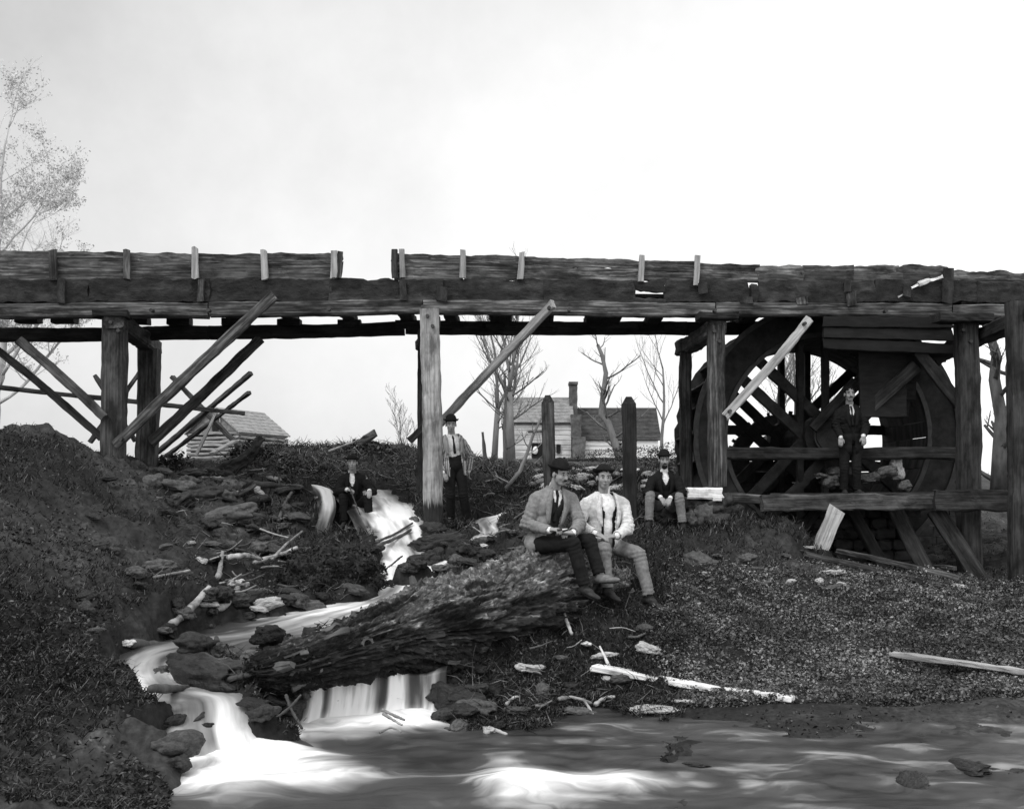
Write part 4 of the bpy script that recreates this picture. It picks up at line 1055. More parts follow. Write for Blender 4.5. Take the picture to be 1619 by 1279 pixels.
def tree(base, height, r, label, seed, name='bare_tree', lean=(0, 0), first=.35, spread=.5, mat=None, depth=4, group=None, fork=None, path=None, twigm=None, nb=5, thin=.45):
    R = random.Random(seed)
    th = empty(name, base); tag(th, label, 'tree' if 'tree' in name else 'shrub', group)
    tr, tw = [], []
    def grow(p, d, L, r0, lev):
        n = 7 if lev < 2 else 5
        pts = [p.copy()]; rs = [r0]; dd = d.copy()
        for i in range(n):
            dd = (dd + Vector((R.uniform(-1, 1), R.uniform(-1, 1), R.uniform(-.4, .8))) * (.10 if lev == 0 else .17)).normalized()
            if lev: dd = (dd + Vector((0, 0, .05))).normalized()
            p = p + dd * (L / n); pts.append(p.copy()); rs.append(max(r0 * (1 - (1 - thin) * (i + 1) / n) if lev < depth else r0 * (1 - .75 * (i + 1) / n), .004))
        (tr if lev <= 1 else tw).append((pts, rs, 8 if lev == 0 else (6 if lev == 1 else 3)))
        if lev >= depth: return
        m = nb + (1 if lev == 0 else 0) + R.randint(-1, 1)
        for k in range(m):
            s = first + (1 - first) * (k + R.random()) / m if lev == 0 else .2 + .8 * (k + R.random()) / m
            i = min(int(s * n), n - 1); q_ = pts[i].lerp(pts[i + 1], s * n - i); dq = (pts[i + 1] - pts[i]).normalized()
            az = R.uniform(0, 6.28); sd = Vector((math.cos(az), math.sin(az), R.uniform(-.1, .3))).normalized()
            nd_ = (dq * (1 - spread) + sd * spread * R.uniform(.8, 1.3)).normalized()
            grow(q_, nd_, L * R.uniform(.42, .68) * (1 - .25 * s), rs[i] * R.uniform(.4, .6), lev + 1)
        if lev < 2:
            grow(pts[-1], (dd + Vector((R.uniform(-.3, .3), R.uniform(-.3, .3), .2))).normalized(), L * .5, rs[-1] * .9, lev + 1)
    if path:
        pts = [Vector(q_) - base for q_ in path]
        n = len(pts); rs = [r * (1 - .6 * i / (n - 1)) for i in range(n)]
        tr.append((pts, rs, 8))
        for i in range(1, n):
            for k in range(2 if nb > 2 else 1):
                az = R.uniform(0, 6.28); sd = Vector((math.cos(az), math.sin(az), R.uniform(.2, .9))).normalized()
                grow(pts[i - 1].lerp(pts[i], R.random()), sd, height * R.uniform(.18, .34), rs[i] * .5, 2)
    elif fork:
        s0 = fork * height
        pts = [Vector((0, 0, -.3)), Vector((lean[0] * .3, 0, s0 * .5)), Vector((lean[0] * .6, 0, s0))]
        tr.append((pts, [r * 1.15, r, r * .92], 9))
        for k in range(3):
            az = 2.1 * k + seed; grow(pts[-1] - Vector((0, 0, .05)), Vector((math.cos(az) * .35 + lean[0] * .05, math.sin(az) * .3, 1)).normalized(), height * (.62 - .06 * k), r * (.62 - .08 * k), 1)
        for k in range(4):
            az = R.uniform(0, 6.28); grow(pts[1].lerp(pts[2], R.uniform(.2, 1)), Vector((math.cos(az), math.sin(az) * .5, .45)).normalized(), height * .3, r * .32, 2)
    else:
        grow(Vector((0, 0, -.3)), Vector((lean[0] / height, lean[1] / height, 1)).normalized(), height * .8, r, 0)
    tubes('trunk', tr, mat or M['bark_far'], th)
    if tw: tubes('crown', tw, twigm or mat or M['bark_far'], th)
    return th
def tb(px, d): 
    x = (px - HX) * d / F; return Vector((x, d, gz(x, d)))
tree(tb(781, 54), 7.0, .15, 'bare forked tree just left of the farmhouse', 11, fork=.36, spread=.5, lean=(.3, 0), depth=4)
tree(tb(809, 46), 6.2, .17, 'dark forked bare tree standing before the left end of the farmhouse', 5, fork=.5, spread=.42, lean=(-.2, 0), depth=4)
tree(tb(799, 50), 6.6, .12, 'slender straight bare tree between the two forked trees by the farmhouse', 9, first=.4, spread=.45, depth=3)
tree(tb(980, 52), 6.0, .2, 'crooked thin bare tree before the wing of the farmhouse', 3, path=[P(982, 735, 52), P(972, 700, 52), P(961, 668, 52), P(950, 655, 52), P(953, 630, 52), P(958, 590, 52), P(952, 562, 52), P(945, 545, 52)], depth=4, nb=3, mat=M['bark_far'])
tree(tb(1048, 55), 6.2, .10, 'small twiggy bare tree between the farmhouse and the wheel', 8, first=.3, spread=.38, depth=3)
tree(tb(1262, 48), 6.0, .13, 'thin bare tree seen through the wheel spokes', 21, first=.3, spread=.4, depth=4)
tree(tb(1205, 44), 5.8, .13, 'bare tree above the upper left rim of the wheel', 22, first=.3, spread=.45, depth=4)
tree(tb(640, 30), 1.9, .03, 'bare bush with upright stems on the bank left of the middle post', 4, name='bare_shrub', first=.05, spread=.4, depth=3, thin=.4)
tree(tb(1578, 26), 4.0, .2, 'dark crooked bare tree at the far right, left one of two', 31, path=[P(1578, 775, 26), P(1580, 720, 26), P(1583, 660, 26), P(1572, 600, 26), P(1575, 560, 26), P(1562, 520, 26), P(1558, 495, 26)], depth=4, nb=3, mat=M['bark'])
tree(tb(1590, 27), 4.0, .19, 'dark bare tree with a split trunk at the far right, right one of two', 33, path=[P(1584, 775, 27), P(1594, 700, 27), P(1600, 640, 27), P(1597, 580, 27), P(1606, 530, 27), P(1608, 500, 27)], depth=4, nb=3, mat=M['bark'])
tree(tb(1690, 30), 3.6, .2, 'bare tree cut by the right edge of the picture', 35, fork=.3, depth=4, mat=M['bark'])
# sapling with two arching stems in the middle ground
sp = tree(P(796, 768, 16.9), 1.6, .035, 'arching two-stemmed sapling growing behind the man in the grey jacket', 41, name='sapling_shrub', path=[P(796, 772, 16.9), P(799, 730, 16.8), P(797, 680, 16.8), P(800, 630, 16.8), P(798, 590, 16.8)], depth=3, nb=2)
sp2 = tree(P(803, 770, 16.6), 1.5, .035, 'pale curved sapling stem bending right behind the man in the grey jacket', 42, name='sapling_shrub', path=[P(800, 772, 16.6), P(822, 745, 16.5), P(834, 715, 16.4), P(842, 690, 16.3), P(855, 662, 16.2), P(862, 650, 16.2)], depth=3, nb=2, mat=M['bark_pale'])
o = cyl('stake', P(768, 735, 22), P(763, 683, 22), .05, .025, M['bark'], None, n=7, rag=.006); tag(o, 'thin broken dead stake on the bank right of the standing man', 'stake')
# the tree in bud at upper left, mostly outside the frame
M['bud'] = noise_mat('bud', [(0.3, 0.6), (0.7, 0.8)], (3, 3, 3), bump=0)  # bud and twig greys raised to paint in the glare of the sky
M['twig_glare'] = noise_mat('twig_glare', [(0.3, 0.42), (0.7, 0.62)], (3, 3, 3), bump=0)
lt = tree(tb(-12, 36), 9.4, .16, 'big tree in bud, paled for sky glare, rising behind the left end of the flume', 52, first=.3, spread=.62, depth=4, mat=M['twig_glare'], twigm=M['twig_glare'], nb=6)
crown = [c for c in lt.children if c.name.startswith('crown')][0]
cv = np.empty(len(crown.data.vertices) * 3, dtype=np.float32); crown.data.vertices.foreach_get('co', cv); cv = cv.reshape(-1, 3)
cv = cv[cv[:, 2] > 3]
pick = rng.integers(0, len(cv), 30000); clump = vnoise(cv[pick] * .9, 3) > -.2; pick = pick[clump]
c0 = cv[pick] + rng.normal(0, .07, (len(pick), 3))
def leafquads(c, size, rngl, flat=0.0, tall=1.0):
    n = len(c); a = rngl.normal(0, 1, (n, 3)); a[:, 2] *= (1 - flat); a /= np.linalg.norm(a, axis=1)[:, None] + 1e-9
    b = rngl.normal(0, 1, (n, 3)); b -= (a * b).sum(1)[:, None] * a; b /= np.linalg.norm(b, axis=1)[:, None] + 1e-9
    s = (size * rngl.uniform(.5, 1.4, n))[:, None]
    a = a * s; b = b * s * .6
    V = np.stack([c - a, c - b * .9 + a * .1, c + a, c + b * .9 + a * .1], 1).reshape(-1, 3)
    return V, np.arange(n * 4).reshape(n, 4)
V, Fc = leafquads(c0, .042, rng)
mesh_np('foliage', V, Fc, M['bud'], lt, smooth=False)
# ---------------------------------------------------------------- the fallen log
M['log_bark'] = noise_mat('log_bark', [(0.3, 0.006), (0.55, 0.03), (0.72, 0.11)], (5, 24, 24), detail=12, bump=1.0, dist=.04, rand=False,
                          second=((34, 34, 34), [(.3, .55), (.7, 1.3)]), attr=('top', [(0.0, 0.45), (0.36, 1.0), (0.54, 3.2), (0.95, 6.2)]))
LOG = [(386, 1056, 8.15, .06), (410, 1058, 8.2, .12), (460, 1051, 8.35, .165), (520, 1033, 8.6, .20), (600, 1009, 9.05, .28), (650, 1000, 9.35, .36), (700, 990, 9.7, .43), (790, 968, 10.35, .46), (850, 952, 10.85, .46), (900, 945, 11.25, .44), (950, 946, 11.6, .40), (985, 950, 11.9, .28)]
L = [P(a, b + 4, c) for a, b, c, _ in LOG]; RL = [r for *_, r in LOG]
log = empty('fallen_log', L[5]); tag(log, 'huge mossy fallen log lying across the stream under the two seated men', 'log')
def spline(pts, vals, n):
    out, vo = [], []
    for i in range(len(pts) - 1):
        p0, p1, p2, p3_ = pts[max(i - 1, 0)], pts[i], pts[i + 1], pts[min(i + 2, len(pts) - 1)]
        for k in range(n):
            s = k / n
            out.append(0.5 * ((2 * p1) + (p2 - p0) * s + (2 * p0 - 5 * p1 + 4 * p2 - p3_) * s * s + (3 * p1 - p0 - 3 * p2 + p3_) * s ** 3)); vo.append(vals[i] * (1 - s) + vals[i + 1] * s)
    out.append(pts[-1]); vo.append(vals[-1]); return out, vo
cl_, rl_ = spline(L, RL, 44)
K = 230
cl_a = np.array([tuple(v) for v in cl_]); n_ = len(cl_a)
T_ = np.gradient(cl_a, axis=0); T_ /= np.linalg.norm(T_, axis=1)[:, None]
Uv = np.cross(T_, [0, 0, 1.0]); Uv /= np.linalg.norm(Uv, axis=1)[:, None]; Vv = np.cross(Uv, T_)
ang = np.linspace(0, 2 * np.pi, K, endpoint=False)
arc = np.concatenate([[0], np.cumsum(np.linalg.norm(np.diff(cl_a, axis=0), axis=1))])
A, S_ = np.meshgrid(ang, arc); R_ = np.array(rl_)[:, None] * np.ones(K)
q = np.stack([S_ * 1.1, np.cos(A) * 2.2, np.sin(A) * 2.2], -1).reshape(-1, 3)
# broken bark plates: ridges run along the trunk, twisting a little
q2 = np.stack([S_ * 1.6, np.cos(A + S_ * .15) * 7, np.sin(A + S_ * .15) * 7], -1).reshape(-1, 3)
q3 = np.stack([S_ * 9, np.cos(A) * 13, np.sin(A) * 13], -1).reshape(-1, 3)
ridge = np.abs(fbm(q2 * np.array([1.5, 1.7, 1.7]), 4, 61)).reshape(n_, K)
disp = .085 * fbm(q, 3, 60).reshape(n_, K) - .075 * ridge + .035 + .028 * fbm(q3, 4, 64).reshape(n_, K) - .04 * (fbm(q * 2.5, 3, 69).reshape(n_, K) > .35)
disp += .018 * fbm(q3 * 2.3, 3, 83).reshape(n_, K)
disp *= np.clip(R_ / .35, .5, 1.1)
R2 = R_ + disp
Vx = cl_a[:, None, :] + Uv[:, None, :] * (np.cos(A) * R2)[..., None] + Vv[:, None, :] * (np.sin(A) * R2 * (1 - .0)) [..., None]
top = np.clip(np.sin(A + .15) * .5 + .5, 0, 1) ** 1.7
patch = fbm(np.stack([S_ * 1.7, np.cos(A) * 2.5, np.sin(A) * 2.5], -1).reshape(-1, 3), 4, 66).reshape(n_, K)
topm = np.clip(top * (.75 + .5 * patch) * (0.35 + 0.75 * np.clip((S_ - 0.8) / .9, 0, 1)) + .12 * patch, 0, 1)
I = np.arange(n_ * K).reshape(n_, K)
grain = fbm(np.stack([S_ * 2.5, np.cos(A + S_ * .15) * 16, np.sin(A + S_ * .15) * 16], -1).reshape(-1, 3), 4, 97).reshape(n_, K)
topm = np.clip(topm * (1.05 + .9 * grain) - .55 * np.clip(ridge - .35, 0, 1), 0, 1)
Fq = np.stack([I[:-1, :], np.roll(I, -1, 1)[:-1, :], np.roll(I, -1, 1)[1:, :], I[1:, :]], -1).reshape(-1, 4)
Fl = [tuple(f) for f in Fq.tolist()] + [tuple(range(K - 1, -1, -1)), tuple((n_ - 1) * K + k for k in range(K))]
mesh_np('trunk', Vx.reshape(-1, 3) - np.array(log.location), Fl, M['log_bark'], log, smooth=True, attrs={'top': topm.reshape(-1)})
def logsurf(px, s_ang, out=0.0):
    """A point on the log: nearest centreline point to photo x, at angle (0 = towards the viewer's right side, pi/2 = top)."""
    pxs_ = HX + F * cl_a[:, 0] / cl_a[:, 1]; i = int(np.abs(pxs_ - px).argmin()); j = int((s_ang % (2 * math.pi)) / (2 * math.pi) * K) % K
    c = cl_a[i]; v = Vx[i, j]; dv = (v - c) / np.linalg.norm(v - c)
    return Vector(v + dv * out), Vector(dv), Vector(T_[i])
# loose bark plates standing off the trunk
R = random.Random(3)
for k in range(26):
    px = R.uniform(430, 1000); an = R.uniform(-.9, 1.9) if k % 4 else R.uniform(0.9, 2.0)
    p, nv, tv = logsurf(px, an, .006)
    L_ = R.uniform(.08, .22)
    beam('bark_plate', p - tv * L_ / 2, p + tv * L_ / 2 + nv * R.uniform(0, .04), R.uniform(.02, .05), .018, M['bark'] if k % 4 else M['wood_mid'], log, up=nv, rag=.012, ends=.05, bow=.04, seg=.05)
# knot hole rim and stubs
p, nv, tv = logsurf(556, .25, 0)
kn = ring('knot', p, .045, .07, .04, M['bark'], log, n=28, jit=.015); kn.rotation_euler = nv.to_track_quat('-Y', 'Z').to_euler()
for px, an, l_ in [(430, .3, .14), (820, 2.0, .1), (1000, .4, .16), (690, 2.2, .12)]:
    p, nv, tv = logsurf(px, an, -.05); cyl('stub', p, p + nv * (l_ + .05) + tv * .05, .05, .025, M['bark'], log, n=9, rag=.008)
R = random.Random(8)
# roots and torn fibres hanging under the log
for k in range(26):
    px = R.uniform(720, 1010); p, nv, tv = logsurf(px, R.uniform(-1.2, -.5), -.02)
    e = p + Vector((R.uniform(-.15, .15), R.uniform(-.15, .05), -R.uniform(.12, .4)))
    cyl('root', p, e, R.uniform(.008, .022), .005, M['bark'], log, n=6, rag=.002)

# ---------------------------------------------------------------- rocks
ST, SL, SW = M['stone'], M['stone_light'], M['stone_white']
M['stone_wet'] = noise_mat('stone_wet', [(0.3, 0.008), (0.7, 0.035)], (7, 7, 7), bump=.9, rough=.35)
M['moss'] = noise_mat('moss', [(0.3, 0.010), (0.7, 0.045)], (9, 9, 9), bump=1.0, dist=.05)
for (px, py, s, mt, sq, lab, sk) in [
    (200, 1024, .065, SW, (1, .8, .7), 'small bright white stone alone at the water edge on the lower left bank', .25),
    (378, 932, .20, SL, (1.2, .8, .6), 'pale flat slab of rock in the driftwood tangle on the left', .3),
    (362, 822, .22, ST, (1.5, .9, .8), 'long grey boulder under the little falls at left', .35),
    (378, 820, .13, SL, (1, .9, 1.2), 'rounded pale boulder right of the long grey boulder under the falls', .3),
    (240, 768, .17, ST, (1, .9, 1.0), 'round grey boulder at the foot of the left bent', .3),
    (300, 772, .20, ST, (1.3, .8, .8), 'grey boulder with a pale end beside the crooked root', .3),
    (1108, 893, .24, ST, (1.3, .9, .7), 'grey boulder half buried on the meadow edge right of the log', .4),
    (1180, 886, .15, ST, (1.2, .9, .6), 'low grey stone on the bank under the post sill', .4),
    (1206, 926, .08, ST, (1.3, .9, .6), 'grey stone at the edge of the weeds, left one of a row', .35),
    (1250, 924, .08, SL, (1.2, .9, .6), 'pale stone at the edge of the weeds, middle one of a row', .35),
    (1294, 922, .10, SL, (1.4, .8, .6), 'pale elongated stone at the edge of the weeds, right one of a row', .35),
    (1318, 930, .10, ST, (1, 1, .7), 'grey stone at the right end of the row by the weeds', .35),
    (697, 898, .17, M['stone_wet'], (.8, .8, 1.3), 'dark wet rock parting the white water behind the log', .2),
    (725, 893, .12, ST, (1, .8, .9), 'grey rock beside the dark wet rock behind the log', .3),
    (424, 1012, .14, M['moss'], (1.1, .9, .9), 'dark mossy rock in the pool above the log tip', .3),
    (700, 865, .24, M['stone_wet'], (1.4, .8, .6), 'broad dark rock at the foot of the middle post', .3),
    (760, 842, .20, M['stone_wet'], (1.3, .9, .6), 'dark rock right of the standing man\'s shoes', .4),
    (655, 832, .14, ST, (1, .8, 1.0), 'wet stone in the chute just left of the middle post', .3),
    (600, 918, .14, SL, (.9, .8, 1.0), 'pale stone where the chute turns left behind the log', .3),
    (925, 1024, .075, SW, (1.5, .8, .4), 'small white stone under the log below the dangling shoe', .2),
    (1017, 996, .10, ST, (1.2, .8, .6), 'grey stone on the bank beneath the seated man\'s shoe', .3),
    (1075, 1112, .09, SL, (1.6, .9, .4), 'flat pale stone below the white plank', .3),
    (1034, 1126, .11, SL, (1.6, .9, .4), 'flat pale stone in the shallows left under the white plank', .3),
    (1024, 1152, .06, SW, (1.4, .9, .6), 'little white stone in the shallows below the plank', .3),
    (1440, 1240, .13, M['stone_wet'], (1.5, .9, .5), 'wet stone breaking the shallow water at lower right', .45),
    (1300, 1200, .12, M['stone_wet'], (1.6, .9, .4), 'low wet stone in the shallows left of the lower right stone', .45),
    (1180, 1165, .10, M['stone_wet'], (1.8, .9, .4), 'low wet stone in the shallows below the short white plank', .45),
    (1530, 1215, .14, M['stone_wet'], (1.5, .9, .4), 'low wet stone in the shallows near the lower right corner', .45),
    (1090, 1210, .09, M['stone_wet'], (1.7, .9, .4), 'low wet stone in the middle of the lower pool', .45),
    (332, 1070, .30, M['stone_wet'], (1.5, .7, .6), 'dark slanting ledge between the left pool and the log tip', .35),
    (614, 938, .15, M['moss'], (1.1, .9, .9), 'dark mossy rock at the bend of the stream behind the log', .3),
    (396, 952, .16, M['stone_wet'], (1.4, .8, .7), 'dark rock on the far rim of the upper pool', .35),
    (560, 940, .14, ST, (1.2, .9, .7), 'stone at the foot of the mossy mound by the pool', .35),
    (500, 925, .15, ST, (1.4, .9, .7), 'grey stone lying at the left flank of the mossy mound', .35),
]:
    rock('rock', hit(px, py), s, mt, seed=rnd.randrange(8), sq=sq, label=lab, sink=sk)
ORD = ['leftmost', 'second from the left'] + [w + ' from the left' for w in 'third fourth fifth sixth seventh eighth ninth tenth eleventh twelfth thirteenth fourteenth fifteenth sixteenth seventeenth eighteenth nineteenth twentieth'.split()]
def number_labels(items):
    """items: (object, photo x, phrase): within one phrase the label counts them off from the left."""
    by = {}
    for o_, x_, ph_ in items: by.setdefault(ph_, []).append((x_, o_))
    for ph_, l_ in by.items():
        l_.sort(key=lambda t_: t_[0])
        for i_, (_, o_) in enumerate(l_): o_['label'] = f"{ph_}, {ORD[min(i_, 19)]}" if len(l_) > 1 else ph_
R = random.Random(12); its = []
for k in range(54):
    px, row = R.uniform(848, 1046), k % 4
    py = (746, 756, 765, 774)[row] + R.uniform(-3, 3); wh = R.random() < .4
    o = rock('field_stone', hit(px, py), R.uniform(.05, .13) * (1.4 if R.random() < .2 else 1), SW if wh else SL, seed=k % 8, sq=(1.2, .9, .7), label='x', group='pale stones strewn behind the men on the log', sink=.15)
    its.append((o, px, ('white' if wh else 'grey') + ' stone in the ' + ('farthest', 'second', 'third', 'nearest')[row] + ' row behind the log sitters'))
number_labels(its); its = []
REG = [((300, 480, 845, 905), 'on the bank above the driftwood tangle'), ((300, 480, 935, 985), 'on the bank under the driftwood tangle'), ((570, 700, 880, 940), 'beside the chute behind the log'),
       ((720, 870, 1000, 1160), 'on the dark spit left under the log'), ((880, 1040, 1010, 1160), 'on the shore left of the white plank'), ((700, 850, 830, 895), 'between the middle post and the log')]
for k in range(54):
    (xa, xb, ya, yb), ph = REG[k % 6]; px, py = R.uniform(xa, xb), R.uniform(ya, yb)
    mt, cw = [(ST, 'grey'), (M['stone_wet'], 'dark wet'), (SL, 'pale')][k // 6 % 3]
    o = rock('bank_stone', hit(px, py), R.uniform(.04, .11), mt, seed=k % 8, sq=(1.3, .9, .7), label='x', group='small stones among the litter of the stream bank', sink=.25)
    its.append((o, px, f'small {cw} stone {ph}'))
for k in range(18):
    px, py = R.uniform(1060, 1560), R.uniform(868, 935)
    o = rock('meadow_stone', hit(px, py), R.uniform(.03, .09), [ST, SL][k % 2], seed=k % 8, sq=(1.4, .9, .6), label='x', group='small stones before the wheel platform', sink=.25)
    its.append((o, px, f"tiny {['grey', 'pale'][k % 2]} stone in the grass before the wheel platform"))
number_labels(its)

# rubble: dark broken rock along the stream and under the left bent
R = random.Random(31); its = []
RUB = [((255, 475, 742, 800), 20, 'under the left bent', (.08, .2)), ((290, 480, 800, 900), 18, 'on the left bank above the driftwood', (.07, .18)),
       ((576, 602, 790, 890), 9, 'on the left edge of the white chute', (.08, .16)), ((655, 705, 835, 905), 10, 'on the right edge of the white chute', (.08, .17)), ((600, 670, 800, 925), 6, 'standing in the white chute', (.07, .12)),
       ((300, 590, 942, 962), 14, 'on the far rim of the upper pool', (.06, .14)), ((250, 420, 1005, 1045), 9, 'on the near rim of the upper pool', (.06, .13)), ((195, 400, 1052, 1100), 9, 'round the small left pool', (.06, .14)),
       ((292, 372, 1108, 1165), 7, 'standing in the left cascade', (.06, .11)), ((270, 296, 1110, 1250), 6, 'on the bank edge left of the cascade', (.08, .16)), ((372, 480, 1090, 1150), 7, 'between the cascade and the log falls', (.06, .13)), ((706, 760, 1080, 1165), 8, 'at the right end of the log falls', (.07, .15)),
       ((480, 700, 1140, 1150), 5, 'at the foot of the log falls', (.04, .08)), ((700, 840, 850, 905), 12, 'in the rill behind the log', (.06, .13)), ((120, 290, 760, 1000), 14, 'on the high left bank', (.05, .14))]
for (xa, xb, ya, yb), n_r, ph, (s0, s1) in RUB:
    for k in range(n_r):
        px, py = R.uniform(xa, xb), R.uniform(ya, yb); mt, cw = [(M['stone_wet'], 'wet dark'), (M['stone_dark'], 'dark'), (ST, 'grey')][(k * 7 + n_r) % 3]
        o = rock('rubble_rock', hit(px, py), R.uniform(s0, s1), mt, seed=R.randrange(8), sq=(R.uniform(1, 1.5), .9, R.uniform(.6, 1)), label='x', group='broken rocks along the stream', sink=.2)
        its.append((o, px, f'{cw} rock {ph}'))
number_labels(its); its = []
for k in range(14):
    px, py = R.uniform(255, 500), R.uniform(745, 850); a_ = R.uniform(-.5, .5); l_ = R.uniform(12, 34); mt, cw = [(DW, 'dark'), (MW, 'grey'), (M['wood_pale'], 'pale')][k % 3]
    p_, q_ = hit(px, py), hit(px + l_ * math.cos(a_), py + l_ * math.sin(a_))
    if (q_ - p_).length > 1.2: q_ = p_ + (q_ - p_).normalized() * 1.2
    o = beam('broken_board', p_ + Vector((0, 0, .05)), q_ + Vector((0, 0, R.uniform(.05, .2))), R.uniform(.05, .14), .03, mt, None, rag=.012, ends=.08, twist=.3)
    tag(o, 'x', 'board', 'broken boards on the left bank'); its.append((o, px, f'{cw} broken board on the bank under the left bent'))
number_labels(its)

# mossy mound
mp = hit(520, 930); me = rock_mesh(4, 5, (1.0, .8, .62), 0, .2); me.materials.append(M['moss'])
mound = bpy.data.objects.new('mossy_boulder', me); C.objects.link(mound); mound.location = P(522, 912, 12.35); mound.scale = (.58, .5, .52)
tag(mound, 'big dark mossy hump beside the pool, left of the white chute', 'boulder')

# ---------------------------------------------------------------- driftwood and sticks
def stick(pts, r, mat, label, cat='stick', name='stick', group=None, lift=.02, d=None, rag=.2):
    """A crooked stick through photo points lying on the ground (or at given depths)."""
    w = [P(*q_) if len(q_) == 3 else hit(*q_) + Vector((0, 0, lift)) for q_ in pts]
    c, v = spline(w, [r * (1 - .35 * i / (len(w) - 1)) for i in range(len(w))], 8) if len(w) > 2 else ([w[0].lerp(w[1], k / 10) for k in range(11)], [r * (1 - .03 * k) for k in range(11)])
    _sd[0] += 1; rr_ = random.Random(_sd[0])
    c = [q_ + Vector((rr_.uniform(-1, 1), rr_.uniform(-1, 1), rr_.uniform(-1, 1))) * r * .10 for q_ in c]
    v = [max(x * (1 + rr_.uniform(-rag, rag)), .003) for x in v]
    base = c[0]
    o = tubes(name, [([q_ - base for q_ in c], v, 8)], mat, None); o.location = base
    return tag(o, label, cat, group)
WP_, DK = M['bark_pale'], M['bark']
M['drift'] = noise_mat('drift', [(0.3, 0.10), (0.65, 0.45)], (4, 16, 16), bump=.8, second=((5, 5, 5), [(.35, .5), (.6, 1)]))
stick([(268, 1010), (300, 978), (332, 950)], .042, M['drift'], 'thick pale barkless stick sloping into the pool at left', lift=.07)
stick([(328, 953), (336, 966), (333, 980)], .018, M['drift'], 'thin pale twig drooping from the thick pale stick', lift=.05)
stick([(342, 986), (358, 966), (376, 940)], .04, WP_, 'short fat pale chunk of wood right of the thick pale stick', lift=.06)
stick([(430, 901), (452, 880), (478, 854)], .02, M['drift'], 'slim pale branch rising right out of the driftwood tangle', lift=.12)
stick([(244, 920), (270, 914), (300, 908)], .016, M['drift'], 'thin pale stick lying flat on the left bank', lift=.04)
stick([(402, 903), (440, 893), (470, 884)], .03, WP_, 'grey branch across the driftwood tangle', lift=.1)
stick([(360, 905), (390, 899), (412, 905)], .035, M['drift'], 'curved pale branch over the flat slab of rock', lift=.14)
stick([(345, 925), (349, 905), (352, 888)], .03, WP_, 'upright grey stub at the left of the driftwood tangle', lift=.08)
stick([(596, 872), (622, 860), (652, 842)], .022, DK, 'dark stick across the white chute, upper of two', lift=.12)
stick([(598, 884), (625, 868), (650, 852)], .028, DK, 'dark stick across the white chute, lower of two', lift=.12)
stick([(604, 920), (620, 905), (636, 893)], .016, DK, 'short dark stick at the foot of the white chute', lift=.1)
stick([(294, 765, 16.6), (288, 785, 16.2), (284, 812, 15.6), (292, 830, 15.1), (312, 842, 14.7)], .03, WP_, 'crooked pale root curving down the bank below the left bent', 'root', 'root')
stick([(288, 812, 15.4), (295, 832, 14.9)], .045, M['drift'], 'bright barkless butt of the crooked root', 'root', 'root')
stick([(240, 1112), (310, 1106), (396, 1094)], .035, DK, 'long dark stick along the brink of the left cascade', lift=.10)
stick([(205, 1034), (270, 1030), (345, 1024)], .045, DK, 'dark waterlogged branch at the brink of the left pool', lift=.05)
stick([(345, 1030), (340, 1012), (333, 998)], .025, DK, 'dark stub standing up from the waterlogged branch', lift=.05)
stick([(452, 1098, 8.05), (460, 1120, 8.0), (478, 1152, 7.9)], .014, DK, 'thin dark forked stick standing in the foam before the log, steep one', cat='stick')
stick([(440, 1132, 8.0), (458, 1118, 8.0), (476, 1098, 8.0)], .012, DK, 'thin dark stick crossing the steep one in the foam before the log', cat='stick')
stick([(890, 985), (896, 1003), (904, 1020)], .022, M['drift'], 'short white stick standing against the log below the dangling shoe', lift=.1)
sh = beam('wood_shard', hit(964, 1056) + Vector((0, 0, .0)), hit(964, 1056) + Vector((-.09, .03, .19)), .025, .06, M['wood_white'], None, up=(1, 0, 0), rag=.01, taper=.4); tag(sh, 'white pointed shard of wood stuck upright beside the long white plank', 'shard')
stick([(884, 1116), (905, 1112), (935, 1122)], .018, M['drift'], 'pale bent twig lying left below the white plank', lift=.05)
stick([(922, 1116), (930, 1128), (938, 1142)], .014, M['drift'], 'short pale twig joined to the bent twig below the log', lift=.05)
stick([(942, 1122), (958, 1112), (972, 1110)], .02, WP_, 'curl of grey bark beside the pale bent twig', lift=.04)
stick([(800, 1124), (812, 1112), (822, 1110)], .014, M['drift'], 'small pale curled twig on the dark spit before the log', lift=.04)
stick([(766, 1166), (782, 1162), (802, 1168)], .02, WP_, 'curl of bark at the tip of the dark spit', lift=.03)
stick([(604, 1122, 8.0), (622, 1130, 7.95), (640, 1138, 7.9)], .014, M['drift'], 'pale floating stick in the foam before the log, upper of three', cat='stick')
stick([(606, 1128, 7.95), (622, 1138, 7.9), (636, 1146, 7.85)], .012, M['drift'], 'pale floating stick in the foam before the log, middle of three', cat='stick')
stick([(600, 1158, 7.8), (618, 1150, 7.85), (634, 1156, 7.8)], .010, M['drift'], 'pale floating stick in the foam before the log, lowest of three', cat='stick')
stick([(380, 768), (430, 774), (498, 777)], .05, DK, 'dark drift log holding back the water above the little falls', 'stick', lift=.05)
stick([(400, 822), (440, 826), (498, 830)], .035, DK, 'dark drift branch at the foot of the little falls', lift=.05)
stick([(440, 835), (452, 800), (466, 778)], .03, DK, 'dark slanting branch leaning on the little falls', lift=.06)
stick([(443, 785, 16.9), (442, 768, 16.9), (441, 752, 16.9)], .02, DK, 'thin dark snag standing in the water above the little falls')
o = beam('root_slab', P(348, 750, 18.3), P(410, 694, 18.9), .12, .2, M['wood_dark'], None, rag=.05, ends=.2, bow=.2, seg=.06, taper=.6, chamfer=.3); tag(o, 'dark broken stump slab leaning up right in front of the cabin', 'stump')
o = beam('root_slab', P(566, 702, 21), P(592, 686, 21), .14, .14, M['bark'], None, rag=.03, ends=.06, seg=.08); tag(o, 'short dark log end sticking out of the brush left of the middle post', 'log')
